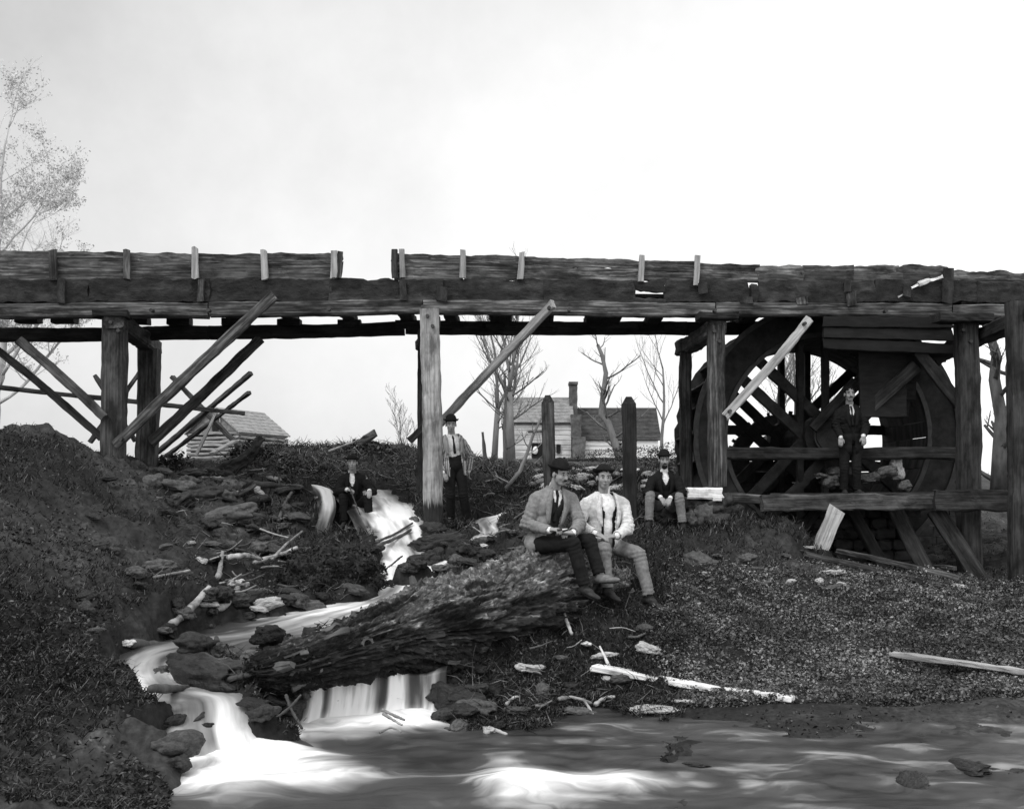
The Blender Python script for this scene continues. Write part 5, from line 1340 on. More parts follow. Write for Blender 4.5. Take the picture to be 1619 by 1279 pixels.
stick([(520, 714, 20.5), (545, 704, 20.5), (562, 698, 20.5)], .03, M['drift'], 'pale branch on top of the brush heap left of the middle post')
R = random.Random(5); its = []
for k in range(24):
    px, py = R.gauss(410, 40), R.gauss(905, 22)
    a_ = R.uniform(-.5, .9); l_ = R.uniform(8, 26); c_ = [(WP_, 'grey'), (DK, 'dark'), (M['drift'], 'whitish'), (DK, 'dark'), (WP_, 'grey'), (DK, 'dark')][k % 6]
    o = stick([(px - l_ * math.cos(a_), py + l_ * math.sin(a_) * .6), (px + R.uniform(-2, 2), py + R.uniform(-3, 3)), (px + l_ * math.cos(a_), py - l_ * math.sin(a_) * .6)], R.uniform(.006, .016), c_[0],
          'x', name='drift_branch', cat='branch', group='broken branches of the driftwood tangle', lift=R.uniform(.03, .16))
    its.append((o, px, f"{c_[1]} broken branch in the driftwood tangle, {'rising to the right' if a_ > .1 else 'lying nearly level'}"))
REG2 = [((740, 830, 790, 870), 'right of the middle post'), ((250, 420, 735, 850), 'under the left bent'), ((700, 1050, 1000, 1140), 'below the log'), ((560, 780, 700, 770), 'on the brushy rise by the middle post')]
for k in range(28):
    (xa, xb, ya, yb), ph = REG2[k % 4]; px, py = R.uniform(xa, xb), R.uniform(ya, yb)
    a_ = R.uniform(-.6, .9); l_ = R.uniform(8, 24); c_ = [(M['drift'], 'whitish'), (WP_, 'grey'), (DK, 'dark')][k // 4 % 3]
    o = stick([(px - l_ * math.cos(a_), py + l_ * math.sin(a_) * .5), (px + R.uniform(-2, 2), py + R.uniform(-3, 3)), (px + l_ * math.cos(a_), py - l_ * math.sin(a_) * .5)], R.uniform(.006, .016), c_[0],
          'x', name='fallen_branch', cat='branch', group='loose fallen branches on the banks', lift=R.uniform(.03, .10))
    its.append((o, px, f'{c_[1]} fallen branch {ph}'))
number_labels(its)

# ---------------------------------------------------------------- ground cover
def shade_mat(name, lo, hi, rough=.9):
    m = bpy.data.materials.new(name); m.use_nodes = True
    nt = m.node_tree; n = nt.nodes; l = nt.links; b = n['Principled BSDF']
    a = n.new('ShaderNodeAttribute'); a.attribute_name = 'leaf'
    mr = n.new('ShaderNodeMapRange'); mr.inputs['To Min'].default_value = lo; mr.inputs['To Max'].default_value = hi
    l.new(a.outputs['Fac'], mr.inputs['Value']); l.new(mr.outputs[0], b.inputs['Base Color'])
    b.inputs['Roughness'].default_value = rough; b.inputs['Specular IOR Level'].default_value = .2
    return m
ALLRUN = np.vstack([np.hstack([runline(r_, 6)[0], runline(r_, 6)[1][:, None]]) for k_, r_ in RUNS.items()])
def scatter(n, u0, u1, d0, d1, seed, dens=None, keepwet=False):
    rg = np.random.default_rng(seed)
    u = rg.uniform(u0, u1, n); d = 1 / rg.uniform(1 / d1, 1 / d0, n)
    x = u * d; z = gza(x, d); px = u * F + HX; py = HY + (CZ - z) / d * F
    k = np.ones(n, bool) if keepwet else z > -.335
    if dens is not None: k &= rg.random(n) < dens(px, py, x, d, z)
    x, d, z, px, py = x[k], d[k], z[k], px[k], py[k]
    near_ = np.zeros(len(x), bool)
    for s in range(0, len(x), 30000):
        dd = np.hypot(x[s:s + 30000, None] - ALLRUN[None, :, 0], d[s:s + 30000, None] - ALLRUN[None, :, 1]) / ALLRUN[None, :, 3]
        near_[s:s + 30000] = dd.min(1) < .95
    k = ~near_
    return np.stack([x[k], d[k], z[k]], -1), px[k], py[k], rg
def cover(name, c, size, rg, mat, flat, lift, shade_pow=3.0, patchy=None):
    c = c.copy(); c[:, 2] += rg.uniform(0, 1, len(c)) ** 1.5 * lift
    V, Fc = leafquads(c, size, rg, flat=flat)
    s = rg.random(len(c)) ** shade_pow
    if patchy is not None: s = np.clip(s * patchy, 0, 1)
    return tag(mesh_np(name, V, Fc, mat, smooth=False, attrs={'leaf': np.repeat(s, 4)}), kind='stuff')
M['litter'] = shade_mat('litter', .005, .15); M['weed'] = shade_mat('weed', .03, .32); M['straw'] = shade_mat('straw', .008, .15); M['mossleaf'] = shade_mat('mossleaf', .006, .07)
# fallen leaves over the banks
c, px, py, rg = scatter(210000, -.56, .56, 6.0, 26, 1, lambda px, py, x, d, z: np.where((px > 1080) & (d < 13), .12, 1) * np.clip(.35 + 1.3 * fbm(np.stack([x, d, z * 0], -1) * 1.4, 3, 5), .16, 1))
cover('leaf_litter', c, .013 + .010 * rg.random(len(c)) ** 4, rg, M['litter'], .5, .03, 3.5)
# low leafy weeds of the meadow
c, px, py, rg = scatter(260000, .12, .56, 8.6, 15.5, 2, lambda px, py, x, d, z: np.clip((px - 1035 - 45 * vnoise(np.stack([x, d, z * 0], -1) * 1.3, 8)) / 50, 0, 1) * (py < 1112 + 12 * vnoise(np.stack([x, d, z * 0], -1) * 2.2, 9)) * np.clip((py - 888) / 30, 0.0, 1) * np.clip(.75 + .7 * vnoise(np.stack([x, d, z * 0], -1) * 2.8, 15), .12, 1))
cover('weeds', c, .012 + .010 * rg.random(len(c)) ** 2, rg, M['weed'], .45, .08, 1.8, .75 + .6 * fbm(c * 2.0, 3, 6))
# dry grass: thin blades drooping down the banks
def blades(name, c, L_, w, rg, mat, droop=.6, dirx=0.0, pw=3):
    n = len(c); a = rg.uniform(0, 6.28, n); l_ = L_ * rg.uniform(.5, 1.4, n)
    dx = np.cos(a) * .7 + dirx; dy = np.sin(a) * .6 - .25; up_ = rg.uniform(.15, 1, n) * (1 - droop) + .15
    e = np.stack([dx * l_, dy * l_, up_ * l_], -1); m_ = e * .5 + np.array([0, 0, 1]) * (l_ * .18)[:, None]
    s = np.stack([-np.sin(a), np.cos(a), a * 0], -1) * w
    V = np.stack([c - s, c + s, c + m_ + s * .8, c + m_ - s * .8, c + e, c + m_ * 1.0], 1)
    V = V[:, :5].reshape(-1, 3); b = np.arange(n) * 5
    Fc = [*zip((b).tolist(), (b + 1).tolist(), (b + 2).tolist(), (b + 3).tolist()), *zip((b + 3).tolist(), (b + 2).tolist(), (b + 4).tolist())]
    sh_ = rg.random(n) ** pw
    return tag(mesh_np(name, V, Fc, mat, smooth=False, attrs={'leaf': np.repeat(sh_, 5)}), kind='stuff')
c, px, py, rg = scatter(80000, -.56, -.05, 6.0, 22, 3, lambda px, py, x, d, z: np.clip(.55 + .8 * vnoise(np.stack([x, d, z * 0], -1) * .9, 25), .05, 1) * np.clip((640 - px) / 150, .1, 1))
blades('dry_grass', c, .12, .0035, rg, M['straw'], .75, .3)
c, px, py, rg = scatter(24000, -.26, .30, 15.0, 26, 4)
blades('dry_grass', c, .16, .006, rg, M['straw'], .5)
c, px, py, rg = scatter(34000, .12, .56, 11.5, 26, 14, lambda px, py, x, d, z: np.where((px > 1240) & (py > 780) & (py < 900), .15, 1))
blades('dry_grass', c, .075, .004, rg, M['straw'], .4)
c, px, py, rg = scatter(34000, -.05, .16, 8.3, 15, 6)
blades('dry_grass', c, .09, .004, rg, M['straw'], .7, pw=3.5)
# brushwood on the rise behind: tangles of thin twigs and dead leaves
def twigs(name, c, L_, r, rg, mat, pw=3):
    n = len(c); a = rg.uniform(0, 6.28, n); l_ = L_ * rg.uniform(.3, 1.5, n); el = rg.uniform(-.15, .8, n) ** 1
    dv = np.stack([np.cos(a) * np.cos(el), np.sin(a) * np.cos(el), np.sin(el)], -1)
    s = np.stack([-np.sin(a), np.cos(a), a * 0], -1) * r; t_ = np.cross(dv, s / r) * r
    e = c + dv * l_[:, None]; mid = (c + e) / 2 + rg.normal(0, .06, (n, 3)) * l_[:, None]
    ring_ = [s, -s * .5 + t_ * .87, -s * .5 - t_ * .87]
    V = np.stack([c + ring_[0], c + ring_[1], c + ring_[2], mid + ring_[0] * .8, mid + ring_[1] * .8, mid + ring_[2] * .8, e + ring_[0] * .3, e + ring_[1] * .3, e + ring_[2] * .3], 1).reshape(-1, 3)
    b = (np.arange(n) * 9)[:, None]; q_ = []
    for o_ in (0, 3):
        for k in range(3): q_.append(np.stack([b[:, 0] + o_ + k, b[:, 0] + o_ + (k + 1) % 3, b[:, 0] + o_ + 3 + (k + 1) % 3, b[:, 0] + o_ + 3 + k], -1))
    return tag(mesh_np(name, V, np.concatenate(q_), mat, smooth=False, attrs={'leaf': np.repeat(rg.random(n) ** pw, 9)}), kind='stuff')
M['twig'] = shade_mat('twig', .012, .30)
c, px, py, rg = scatter(16000, -.30, .16, 15.5, 25, 7, lambda px, py, x, d, z: np.clip((py < 790) * (.3 + .9 * vnoise(np.stack([x, d, z * 0], -1) * .9, 35)) + .12, 0, 1))
c[:, 2] += rg.random(len(c)) ** 3 * .12
twigs('brushwood', c, .20, .006, rg, M['twig'])
c, px, py, rg = scatter(9000, -.34, .14, 7.6, 16, 8, lambda px, py, x, d, z: np.clip(.35 + .9 * vnoise(np.stack([x, d, z * 0], -1) * 1.2, 45), .03, 1))
c[:, 2] += rg.random(len(c)) ** 2 * .06
twigs('twig_litter', c, .16, .004, rg, M['twig'], 4)
# brush heaps: dense leafy thicket humps on the crest
hc = []
rg = np.random.default_rng(9)
for (px, py, d, rx, rz) in [(392, 714, 19.4, .42, .28), (415, 716, 19.5, .3, .2), (435, 734, 19.4, .8, .24), (480, 742, 19.2, .8, .2), (590, 712, 21.2, .6, .2), (540, 714, 21.4, .5, .18), (640, 730, 20.6, .6, .15), (275, 728, 17.6, .32, .22), (574, 698, 21.5, .34, .14), (548, 704, 21.5, .25, .12), (460, 726, 20.6, .4, .12), (1000, 722, 44, 2.5, .5), (1062, 724, 40, 1.2, .6), (700, 745, 20, .5, .25), (760, 752, 19.5, .6, .25)]:
    n = int(2600 * rx * (1 if d < 30 else .5)); v = rg.normal(0, 1, (n, 3)); v /= np.linalg.norm(v, axis=1)[:, None]; v *= rg.uniform(.55, 1.05, n)[:, None] ** .6
    x0 = (px - HX) * d / F; z0 = CZ - (py - HY) * d / F
    w_ = 1 + .25 * vnoise(v * 2.5 + px, 3)
    hc.append(np.stack([x0 + v[:, 0] * rx * w_, d + v[:, 1] * rx * .7, z0 - .1 + v[:, 2] * rz * w_], -1))
hc = np.vstack(hc); V, Fc = leafquads(hc, .035, rg)
tag(mesh_np('thicket', V, Fc, M['litter'], smooth=False, attrs={'leaf': np.repeat(rg.random(len(hc)) ** 3, 4)}), kind='stuff')
c = hc[rg.integers(0, len(hc), 2600)]; twigs('brushwood', c, .2, .006, rg, M['twig'])
# moss and small leaves clinging to the hump and the log's flank
mv = np.array([tuple(mound.matrix_basis @ v.co) for v in me.vertices]); mo = rg.integers(0, len(mv), 9000)
V, Fc = leafquads(mv[mo] + rg.normal(0, .015, (9000, 3)), .022, rg)
tag(mesh_np('moss', V, Fc, M['mossleaf'], smooth=False, attrs={'leaf': np.repeat(rg.random(9000) ** 3, 4)}), kind='stuff')
Vl = Vx.reshape(-1, 3); n_m = 9000; ii = rg.integers(0, len(Vl), n_m); pm_ = ((fbm(Vl[ii] * 2.2, 3, 71) + .2 * rg.normal(0, 1, n_m)) > .3) & (topm.reshape(-1)[ii] < .3)
c = Vl[ii][pm_] + rg.normal(0, .012, (pm_.sum(), 3)); V, Fc = leafquads(c, .020, rg, flat=0)
tag(mesh_np('moss', V, Fc, M['mossleaf'], smooth=False, attrs={'leaf': np.repeat(rg.random(len(c)) ** 3, 4)}), kind='stuff')
# ---------------------------------------------------------------- people
def plain(name, v, rough=.9, bump=.25, var=.25, sc=30, sheen=0):
    return noise_mat(name, [(0.3, v * (1 - var)), (0.7, v * (1 + var))], (sc, sc, sc), detail=4, bump=bump, dist=.004, rough=rough, rand=False, second=((7, 7, 7), [(.3, .8), (.7, 1.1)]), spec=.15)
CL = {k: plain('cloth_' + k, v) for k, v in dict(black=.011, dark=.02, char=.035, grey=.21, light=.6, white=.80, tan=.17, pale=.19).items()}
M['skin'] = plain('skin', .30, rough=.6, var=.08, bump=.1); M['hair'] = plain('hair', .012, var=.4); M['felt'] = plain('felt', .012, var=.3); M['leather'] = plain('leather', .03, rough=.5); M['leather_tan'] = plain('leather_tan', .16, rough=.5)
def stripe_mat():
    m = plain('striped_cloth', .3); nt = m.node_tree; n = nt.nodes; l = nt.links
    a = n.new('ShaderNodeAttribute'); a.attribute_name = 'stripe'
    s = n.new('ShaderNodeMath'); s.operation = 'MULTIPLY'; s.inputs[1].default_value = 2 * math.pi / .034; l.new(a.outputs['Fac'], s.inputs[0])
    c = n.new('ShaderNodeMath'); c.operation = 'SINE'; l.new(s.outputs[0], c.inputs[0])
    r = n.new('ShaderNodeMapRange'); r.inputs['From Min'].default_value = -.25; r.inputs['From Max'].default_value = .35; r.inputs['To Min'].default_value = .12; r.inputs['To Max'].default_value = .38; l.new(c.outputs[0], r.inputs['Value'])
    l.new(r.outputs[0], n['Principled BSDF'].inputs['Base Color']); return m
CL['stripe'] = stripe_mat()

class Blob:
    def __init__(s): s.V = []; s.F = []; s.n = 0
    def add(s, V, Fc):
        s.V.append(np.asarray(V, float)); s.F += [tuple(i + s.n for i in f) for f in Fc]; s.n += len(V)
    def ell(s, c, axes, rad, nu=14, nv=18):
        A = np.array([tuple(a) for a in axes]); V = []; c = np.array(tuple(c))
        V.append(c + A[2] * rad[2])
        for i in range(1, nu):
            th = math.pi * i / nu
            for j in range(nv):
                ph = 2 * math.pi * j / nv
                V.append(c + A[0] * rad[0] * math.sin(th) * math.cos(ph) + A[1] * rad[1] * math.sin(th) * math.sin(ph) + A[2] * rad[2] * math.cos(th))
        V.append(c - A[2] * rad[2]); Fc = []
        for j in range(nv): Fc.append((0, 1 + j, 1 + (j + 1) % nv))
        for i in range(nu - 2):
            for j in range(nv):
                a = 1 + i * nv; Fc.append((a + j, a + nv + j, a + nv + (j + 1) % nv, a + (j + 1) % nv))
        a = 1 + (nu - 2) * nv; e = len(V) - 1
        for j in range(nv): Fc.append((a + j, e, a + (j + 1) % nv))
        s.add(V, Fc)
    def cap(s, p, q_, r0, r1, k=14, flat=None):
        p, q_ = Vector(p), Vector(q_); ax = (q_ - p); L_ = ax.length; ax = ax.normalized() if L_ > 1e-6 else Vector((0, 0, 1))
        u = ax.orthogonal().normalized(); v = ax.cross(u); rows = []
        for i in range(6):
            t_ = math.pi / 2 * i / 5; rows.append((p - ax * r0 * math.cos(t_), r0 * math.sin(t_)))
        for i in range(1, 4): rows.append((p.lerp(q_, i / 4), r0 + (r1 - r0) * i / 4))
        for i in range(6):
            t_ = math.pi / 2 * i / 5; rows.append((q_ + ax * r1 * math.sin(t_), r1 * math.cos(t_)))
        V = []; Fc = []
        for c, r in rows:
            r = max(r, 1e-4)
            for a in range(k):
                an = 2 * math.pi * a / k; V.append(tuple(c + (u * math.cos(an) + v * math.sin(an)) * r))
        for i in range(len(rows) - 1):
            for a in range(k): Fc.append((i * k + a, i * k + (a + 1) % k, (i + 1) * k + (a + 1) % k, (i + 1) * k + a))
        Fc.append(tuple(reversed(range(k)))); Fc.append(tuple((len(rows) - 1) * k + a for a in range(k))); s.add(V, Fc)
    def build(s, name, voxel, mat, parent, smooth=3, noise=0.0, nsc=9, cut=None, solid=0.0, seed=0, attrf=None, wrinkle=None):
        me = bpy.data.meshes.new('tmp'); me.from_pydata([tuple(v) for v in np.vstack(s.V)], [], s.F)
        ob = bpy.data.objects.new('tmp', me); C.objects.link(ob)
        md = ob.modifiers.new('r', 'REMESH'); md.mode = 'VOXEL'; md.voxel_size = voxel
        ms = ob.modifiers.new('s', 'SMOOTH'); ms.iterations = smooth; ms.factor = .5
        dg = bpy.context.evaluated_depsgraph_get(); m2 = bpy.data.meshes.new_from_object(ob.evaluated_get(dg))
        bpy.data.objects.remove(ob); bpy.data.meshes.remove(me)
        n = len(m2.vertices); co = np.empty(n * 3, dtype=np.float32); m2.vertices.foreach_get('co', co); co = co.reshape(-1, 3).astype(float)
        no = np.empty(n * 3, dtype=np.float32); m2.vertices.foreach_get('normal', no); no = no.reshape(-1, 3)
        if noise:
            q_ = co * nsc + seed * 3.1
            w = fbm(q_ * np.array([1, 1, .8]), 2, seed) + .8 * (0.5 - np.abs(fbm(q_ * 1.7 + 4, 2, seed + 5)))
            co += no * (w * noise)[:, None]
        if wrinkle:
            for (p, q_, L_, am) in wrinkle:      # creases round a joint
                d_ = np.linalg.norm(co - np.array(tuple(p)), axis=1); ax = np.array(tuple((Vector(q_) - Vector(p)).normalized()))
                t_ = (co - np.array(tuple(p))) @ ax; g_ = np.exp(-(d_ / L_) ** 2)
                co += no * (am * g_ * np.sin(t_ * 2 * math.pi / .045 + 3 * vnoise(co * 12, seed)))[:, None]
        base = np.array(tuple(world_loc(parent))) if parent is not None else 0
        polys = np.empty(len(m2.polygons) * 4, dtype=np.int32)
        fs = [tuple(p.vertices) for p in m2.polygons]
        if cut is not None:
            kill = cut(co)
            fs = [f for f in fs if not all(kill[i] for i in f)]
            used = np.zeros(len(co), bool); used[[i for f in fs for i in f]] = True; mp = np.cumsum(used) - 1
            co2 = co[used]; fs = [tuple(int(mp[i]) for i in f) for f in fs]; av = attrf(co2) if attrf else None; co = co2
        else: av = attrf(co) if attrf else None
        bpy.data.meshes.remove(m2)
        o = mesh_np(name, co - base, fs, mat, parent, smooth=True, attrs={'stripe': av} if av is not None else None)
        if solid:
            sm = o.modifiers.new('solid', 'SOLIDIFY'); sm.thickness = solid; sm.offset = 1
        return o

def person(label, J, f, hdir, W_, seed, hat='bowler', mous=False, beard=False, tilt=(0, 0), hands=None, fingers=.5, skirt='sit', vest=True, tie=False, jopen=(.05, .10), jshort=0, hip_w=1.0, shoe=None, toes=None, curlR=.9, curlL=.9, size=1.0, hatrot=0, vopen=None, pn=None):
    f = Vector(f).normalized()
    J = {k: P(*v) for k, v in J.items()}
    root = empty('person', (J['pelvis'].x, J['pelvis'].y, min(J['anR'].z, J['anL'].z) - .08)); tag(root, label, 'person')
    up = (J['neck'] - J['pelvis']).normalized(); lat = (J['shL'] - J['shR']); lat = (lat - up * lat.dot(up)).normalized(); fw = lat.cross(up).normalized() * -1
    if fw.dot(f) < 0: fw = -fw
    AX = (lat, fw, up); PV, NK = J['pelvis'], J['neck']; H = (NK - PV).length
    at = lambda t_, a=0, b=0: PV + up * (H * t_) + lat * a + fw * b
    # head frame
    hf = Vector(hdir).normalized(); hu = Vector((tilt[0], 0, 1)); hu = (hu - hf * hu.dot(hf)).normalized(); hl = hu.cross(hf) * -1; hl = hf.cross(hu) * -1
    hl = hu.cross(hf); HC = J['head']; s = size
    h = lambda x, y, z: HC + (hl * x + hf * y + hu * z) * s
    HA = (hl, hf, hu)
    # ---- body: one continuous skin
    b = Blob()
    e3 = lambda c, r: b.ell(c, HA, [x * s for x in r])
    e3(h(0, -.012, .032), (.074, .094, .084)); e3(h(0, .028, -.028), (.060, .062, .080)); e3(h(0, .045, -.083), (.040, .038, .032)); e3(h(0, .015, -.06), (.056, .058, .045))
    for x in (-1, 1):
        e3(h(.034 * x, .060, -.028), (.025, .024, .028)); e3(h(.076 * x, -.004, -.012), (.010, .019, .031)); e3(h(.030 * x, .080, .026), (.024, .012, .009))
    b.cap(h(0, .088, .008), h(0, .108, -.030), .0095 * s, .015 * s); e3(h(0, .100, -.033), (.019, .012, .009))
    e3(h(0, .084, -.060), (.024, .012, .007)); e3(h(0, .082, -.072), (.021, .012, .007))
    b.cap(h(0, -.02, -.04), NK - up * .02, .052, .058)
    b.ell(at(.08), AX, (.15, .10, .12)); b.ell(at(.4), AX, (.125, .09, .16)); b.ell(at(.72), AX, (.15, .10, .16)); b.cap(J['shR'] - up * .01, J['shL'] - up * .01, .05, .05)
    for sd in 'RL':
        b.cap(J['sh' + sd], J['el' + sd], .047, .038); b.cap(J['el' + sd], J['wr' + sd], .038, .026)
        b.cap(J['hip' + sd], J['kn' + sd], .075, .05); b.cap(J['kn' + sd], J['an' + sd], .05, .034)
    # hands
    for sd, curl in (('R', curlR), ('L', curlL)):
        hd = Vector(hands[sd]).normalized() if hands and sd in hands else (J['wr' + sd] - J['el' + sd]).normalized()
        w = J['wr' + sd]; n_ = Vector(pn[sd]) if pn and sd in pn else Vector((0, .3, -1)); n_ = (n_ - hd * n_.dot(hd)).normalized(); sl = hd.cross(n_).normalized()
        thumb_side = 1 if sl.dot(Vector((1, 0, 0)) * (1 if sd == 'R' else -1)) > 0 else -1
        b.cap(w, w + hd * .03, .024, .028)
        b.ell(w + hd * .055, (sl, n_, hd), (.041, .016, .052))
        for i, (off, ln) in enumerate(((-.030, .072), (-.010, .082), (.010, .078), (.029, .062))):
            off *= -thumb_side
            r0 = w + hd * (.095 - abs(i - 1.4) * .004) + sl * off
            c1 = (hd * math.cos(curl * .45) + n_ * math.sin(curl * .45)); c2 = (hd * math.cos(curl * 1.15) + n_ * math.sin(curl * 1.15)); c3 = (hd * math.cos(curl * 1.8) + n_ * math.sin(curl * 1.8))
            p1 = r0 + c1 * ln * .42; p2 = p1 + c2 * ln * .33; p3_ = p2 + c3 * ln * .25
            b.cap(r0 - hd * .02, p1, .0095, .009, k=8); b.cap(p1, p2, .009, .008, k=8); b.cap(p2, p3_, .008, .007, k=8)
        t0 = w + hd * .03 + sl * .030 * thumb_side; t1 = t0 + (hd * .75 + sl * .6 * thumb_side + n_ * .3).normalized() * .038; t2 = t1 + (hd * .9 + sl * .1 * thumb_side + n_ * .45).normalized() * .03
        b.cap(t0, t1, .013, .011, k=8); b.cap(t1, t2, .011, .009, k=8)
    body = b.build('body', .0062, M['skin'], root, smooth=2)
    # ---- face details
    def small(name, c, r, mat, par=body):
        q_ = Blob(); q_.ell(c, HA, [x * s for x in r], 8, 10)
        V = np.vstack(q_.V); o = mesh_np(name, V - np.array(tuple(world_loc(par))), q_.F, mat, par); return o
    for x in (-1, 1):
        small('eye', h(.030 * x, .0800, .006), (.0135, .0095, .0075), M['eye_white']); small('pupil', h(.030 * x, .0885, .0055), (.0062, .003, .0062), M['hair'])
        small('eyebrow', h(.031 * x, .0895, .027), (.019, .006, .0045), M['hair'])
    small('lips', h(0, .0925, -.065), (.021, .0045, .0045), M['lip'])
    if mous:
        q_ = Blob(); q_.cap(h(0, .106, -.048), h(.034, .088, -.062), .008 * s, .004 * s, 10); q_.cap(h(0, .106, -.048), h(-.034, .088, -.062), .008 * s, .004 * s, 10); q_.build('moustache', .003, M['hair'], root, smooth=1)
    if beard:
        q_ = Blob(); q_.ell(h(0, .052, -.094), HA, (.040, .040, .040)); q_.build('beard', .006, M['hair'], root, smooth=1, noise=.004, nsc=60)
    # hair: shell over the back and sides
    q_ = Blob(); q_.ell(h(0, -.020, .040), HA, (.081, .098, .084)); q_.cap(h(.066, -.01, .01), h(.068, -.02, -.02), .016, .010); q_.cap(h(-.066, -.01, .01), h(-.068, -.02, -.02), .016, .010); q_.ell(h(0, -.06, -.01), HA, (.062, .045, .06))
    def hcut(co):
        r = co - np.array(tuple(HC)); y = r @ np.array(tuple(hf)); z = r @ np.array(tuple(hu)); return (y > .035) & (z < .052)
    q_.build('hair', .006, M['hair'], root, smooth=2, noise=.002, nsc=50, cut=hcut)
    if hat:
        tl = .16 if hat == 'back' else .04
        qf = (hf * math.cos(tl) + hu * math.sin(tl)); qu = (hu * math.cos(tl) - hf * math.sin(tl)); qu = (qu + hl * hatrot).normalized(); ql = qu.cross(qf) ; qf = ql.cross(qu) * -1 if ql.cross(qu).dot(qf) < 0 else ql.cross(qu)
        zb_ = .060 if hat != 'low' else .052; hc_ = HC + hu * zb_ * s - hf * (.012 if hat != 'back' else .028) * s
        ht = dict(bowler=.105, back=.085, low=.075)[hat]
        q_ = Blob(); q_.ell(hc_ + qu * .012, (ql, qf, qu), (.086, .102, ht - .012)); q_.ell(hc_ + qu * .02, (ql, qf, qu), (.087, .103, .045))
        c0_ = np.array(tuple(hc_ - qu * .012)); qa = np.array(tuple(qu))
        hb = q_.build('hat', .007, M['felt'], root, smooth=2, cut=lambda co: (co - c0_) @ qa < 0)
        hb.modifiers.new('solid', 'SOLIDIFY').thickness = .004
        V = []; Fc = []; nb_ = 48
        for j in range(nb_):
            a = 2 * math.pi * j / nb_; curl = .022 * abs(math.cos(a)) ** 1.5
            for k_, (rr_, zz) in enumerate(((0, 0), (.018, -.002), (.032, .002 + curl * .5), (.040, .008 + curl), (.036, .012 + curl), (.018, .006), (0, .008))):
                V.append(hc_ + ql * (.080 + rr_) * math.cos(a) + qf * (.096 + rr_) * math.sin(a) + qu * (zz - .006))
        for j in range(nb_):
            for k_ in range(7): Fc.append((j * 7 + k_, ((j + 1) % nb_) * 7 + k_, ((j + 1) % nb_) * 7 + (k_ + 1) % 7, j * 7 + (k_ + 1) % 7))
        mesh_np('hat_brim', np.array([tuple(v) for v in V]) - np.array(tuple(root.location)), Fc, M['felt'], root)
        V = []; Fc = []
        for j in range(nb_):
            a = 2 * math.pi * j / nb_
            for rr_, zz in ((.006, .002), (.011, .003), (.010, .026), (.004, .027)): V.append(hc_ + ql * (.080 + rr_) * math.cos(a) + qf * (.096 + rr_) * math.sin(a) + qu * zz)
        for j in range(nb_):
            for k_ in range(4): Fc.append((j * 4 + k_, ((j + 1) % nb_) * 4 + k_, ((j + 1) % nb_) * 4 + (k_ + 1) % 4, j * 4 + (k_ + 1) % 4))
        mesh_np('hat_band', np.array([tuple(v) for v in V]) - np.array(tuple(root.location)), Fc, CL['black'], root)
    # ---- clothes
    def torso(q_, e, arms=True, sk=0):
        q_.ell(at(.06), AX, (.155 * hip_w + e, .112 + e, .12)); q_.ell(at(.36), AX, (.138 + e, .104 + e, .17)); q_.ell(at(.70), AX, (.165 + e, .115 + e, .17 + e))
        q_.cap(at(.93, 0, -.01), J['shR'] - up * .03 + lat * .01, .058 + e, .048 + e); q_.cap(at(.93, 0, -.01), J['shL'] - up * .03 - lat * .01, .058 + e, .048 + e); q_.cap(at(.9, 0, -.01), at(.99), .075 + e, .060 + e)
    npa = lambda v: np.array(tuple(v))
    def tl_(co):
        r = co - npa(PV); return r @ npa(up) / H, r @ npa(lat), r @ npa(fw)
    q_ = Blob(); torso(q_, .006); q_.build('shirt', .011, W_['shirt'], root, smooth=3, noise=.003, seed=seed)
    q_ = Blob(); q_.cap(at(1.0, 0, 0), at(1.10, 0, .008), .060, .056, 20); q_.build('collar', .007, W_['collar'] if 'collar' in W_ else CL['white'], root, smooth=1, cut=lambda co: (tl_(co)[0] < .97) | (tl_(co)[0] > 1.115))
    if tie:
        q_ = Blob(); q_.cap(at(.98, 0, .062), at(.90, 0, .098), .016, .018, 10); q_.cap(at(.90, 0, .100), at(.45, 0, .128), .014, .022, 10); q_.build('tie', .006, CL['black'], root, smooth=1)
    if vest:
        vo = vopen or (0, 0, .66)
        q_ = Blob(); torso(q_, .014)
        def vc(co):
            t_, a, b_ = tl_(co)
            return ((b_ > 0) & (np.abs(a) < np.where(t_ > vo[2], .012 + .22 * (t_ - vo[2]), 0) + np.where(vo[0] > 0, vo[0], 0))) | (t_ > 1.02) | (t_ < -.12)
        q_.build('waistcoat', .011, W_['vest'], root, smooth=3, noise=.003, seed=seed + 1, cut=vc, solid=.005)
    # trousers
    q_ = Blob(); q_.ell(at(.05), AX, (.158 * hip_w, .118, .13))
    if skirt == 'stand': q_.ell(at(.25), AX, (.148, .112, .13))
    for sd in 'RL':
        hp_, kn, an = J['hip' + sd], J['kn' + sd], J['an' + sd]; q_.cap(hp_, kn, .092, .068); q_.cap(kn, kn.lerp(an, .92), .068, .056)
        q_.cap(kn.lerp(an, .6), kn.lerp(an, .93), .058, .060)
    wr = [(J['kn' + sd], J['an' + sd], .11, .006) for sd in 'RL'] + [(J['an' + sd], J['kn' + sd], .10, .006) for sd in 'RL']
    cuts = [(npa(J['an' + sd]), npa((J['an' + sd] - J['kn' + sd]).normalized())) for sd in 'RL']
    def tc_(co):
        k_ = np.zeros(len(co), bool)
        for p, d_ in cuts: k_ |= ((co - p) @ d_ > -.015) & (np.linalg.norm(co - p, axis=1) < .13)
        return k_
    q_.build('trousers', .012, W_['trousers'], root, smooth=4, noise=.006, nsc=9, seed=seed + 2, wrinkle=wr, cut=tc_, solid=.004)
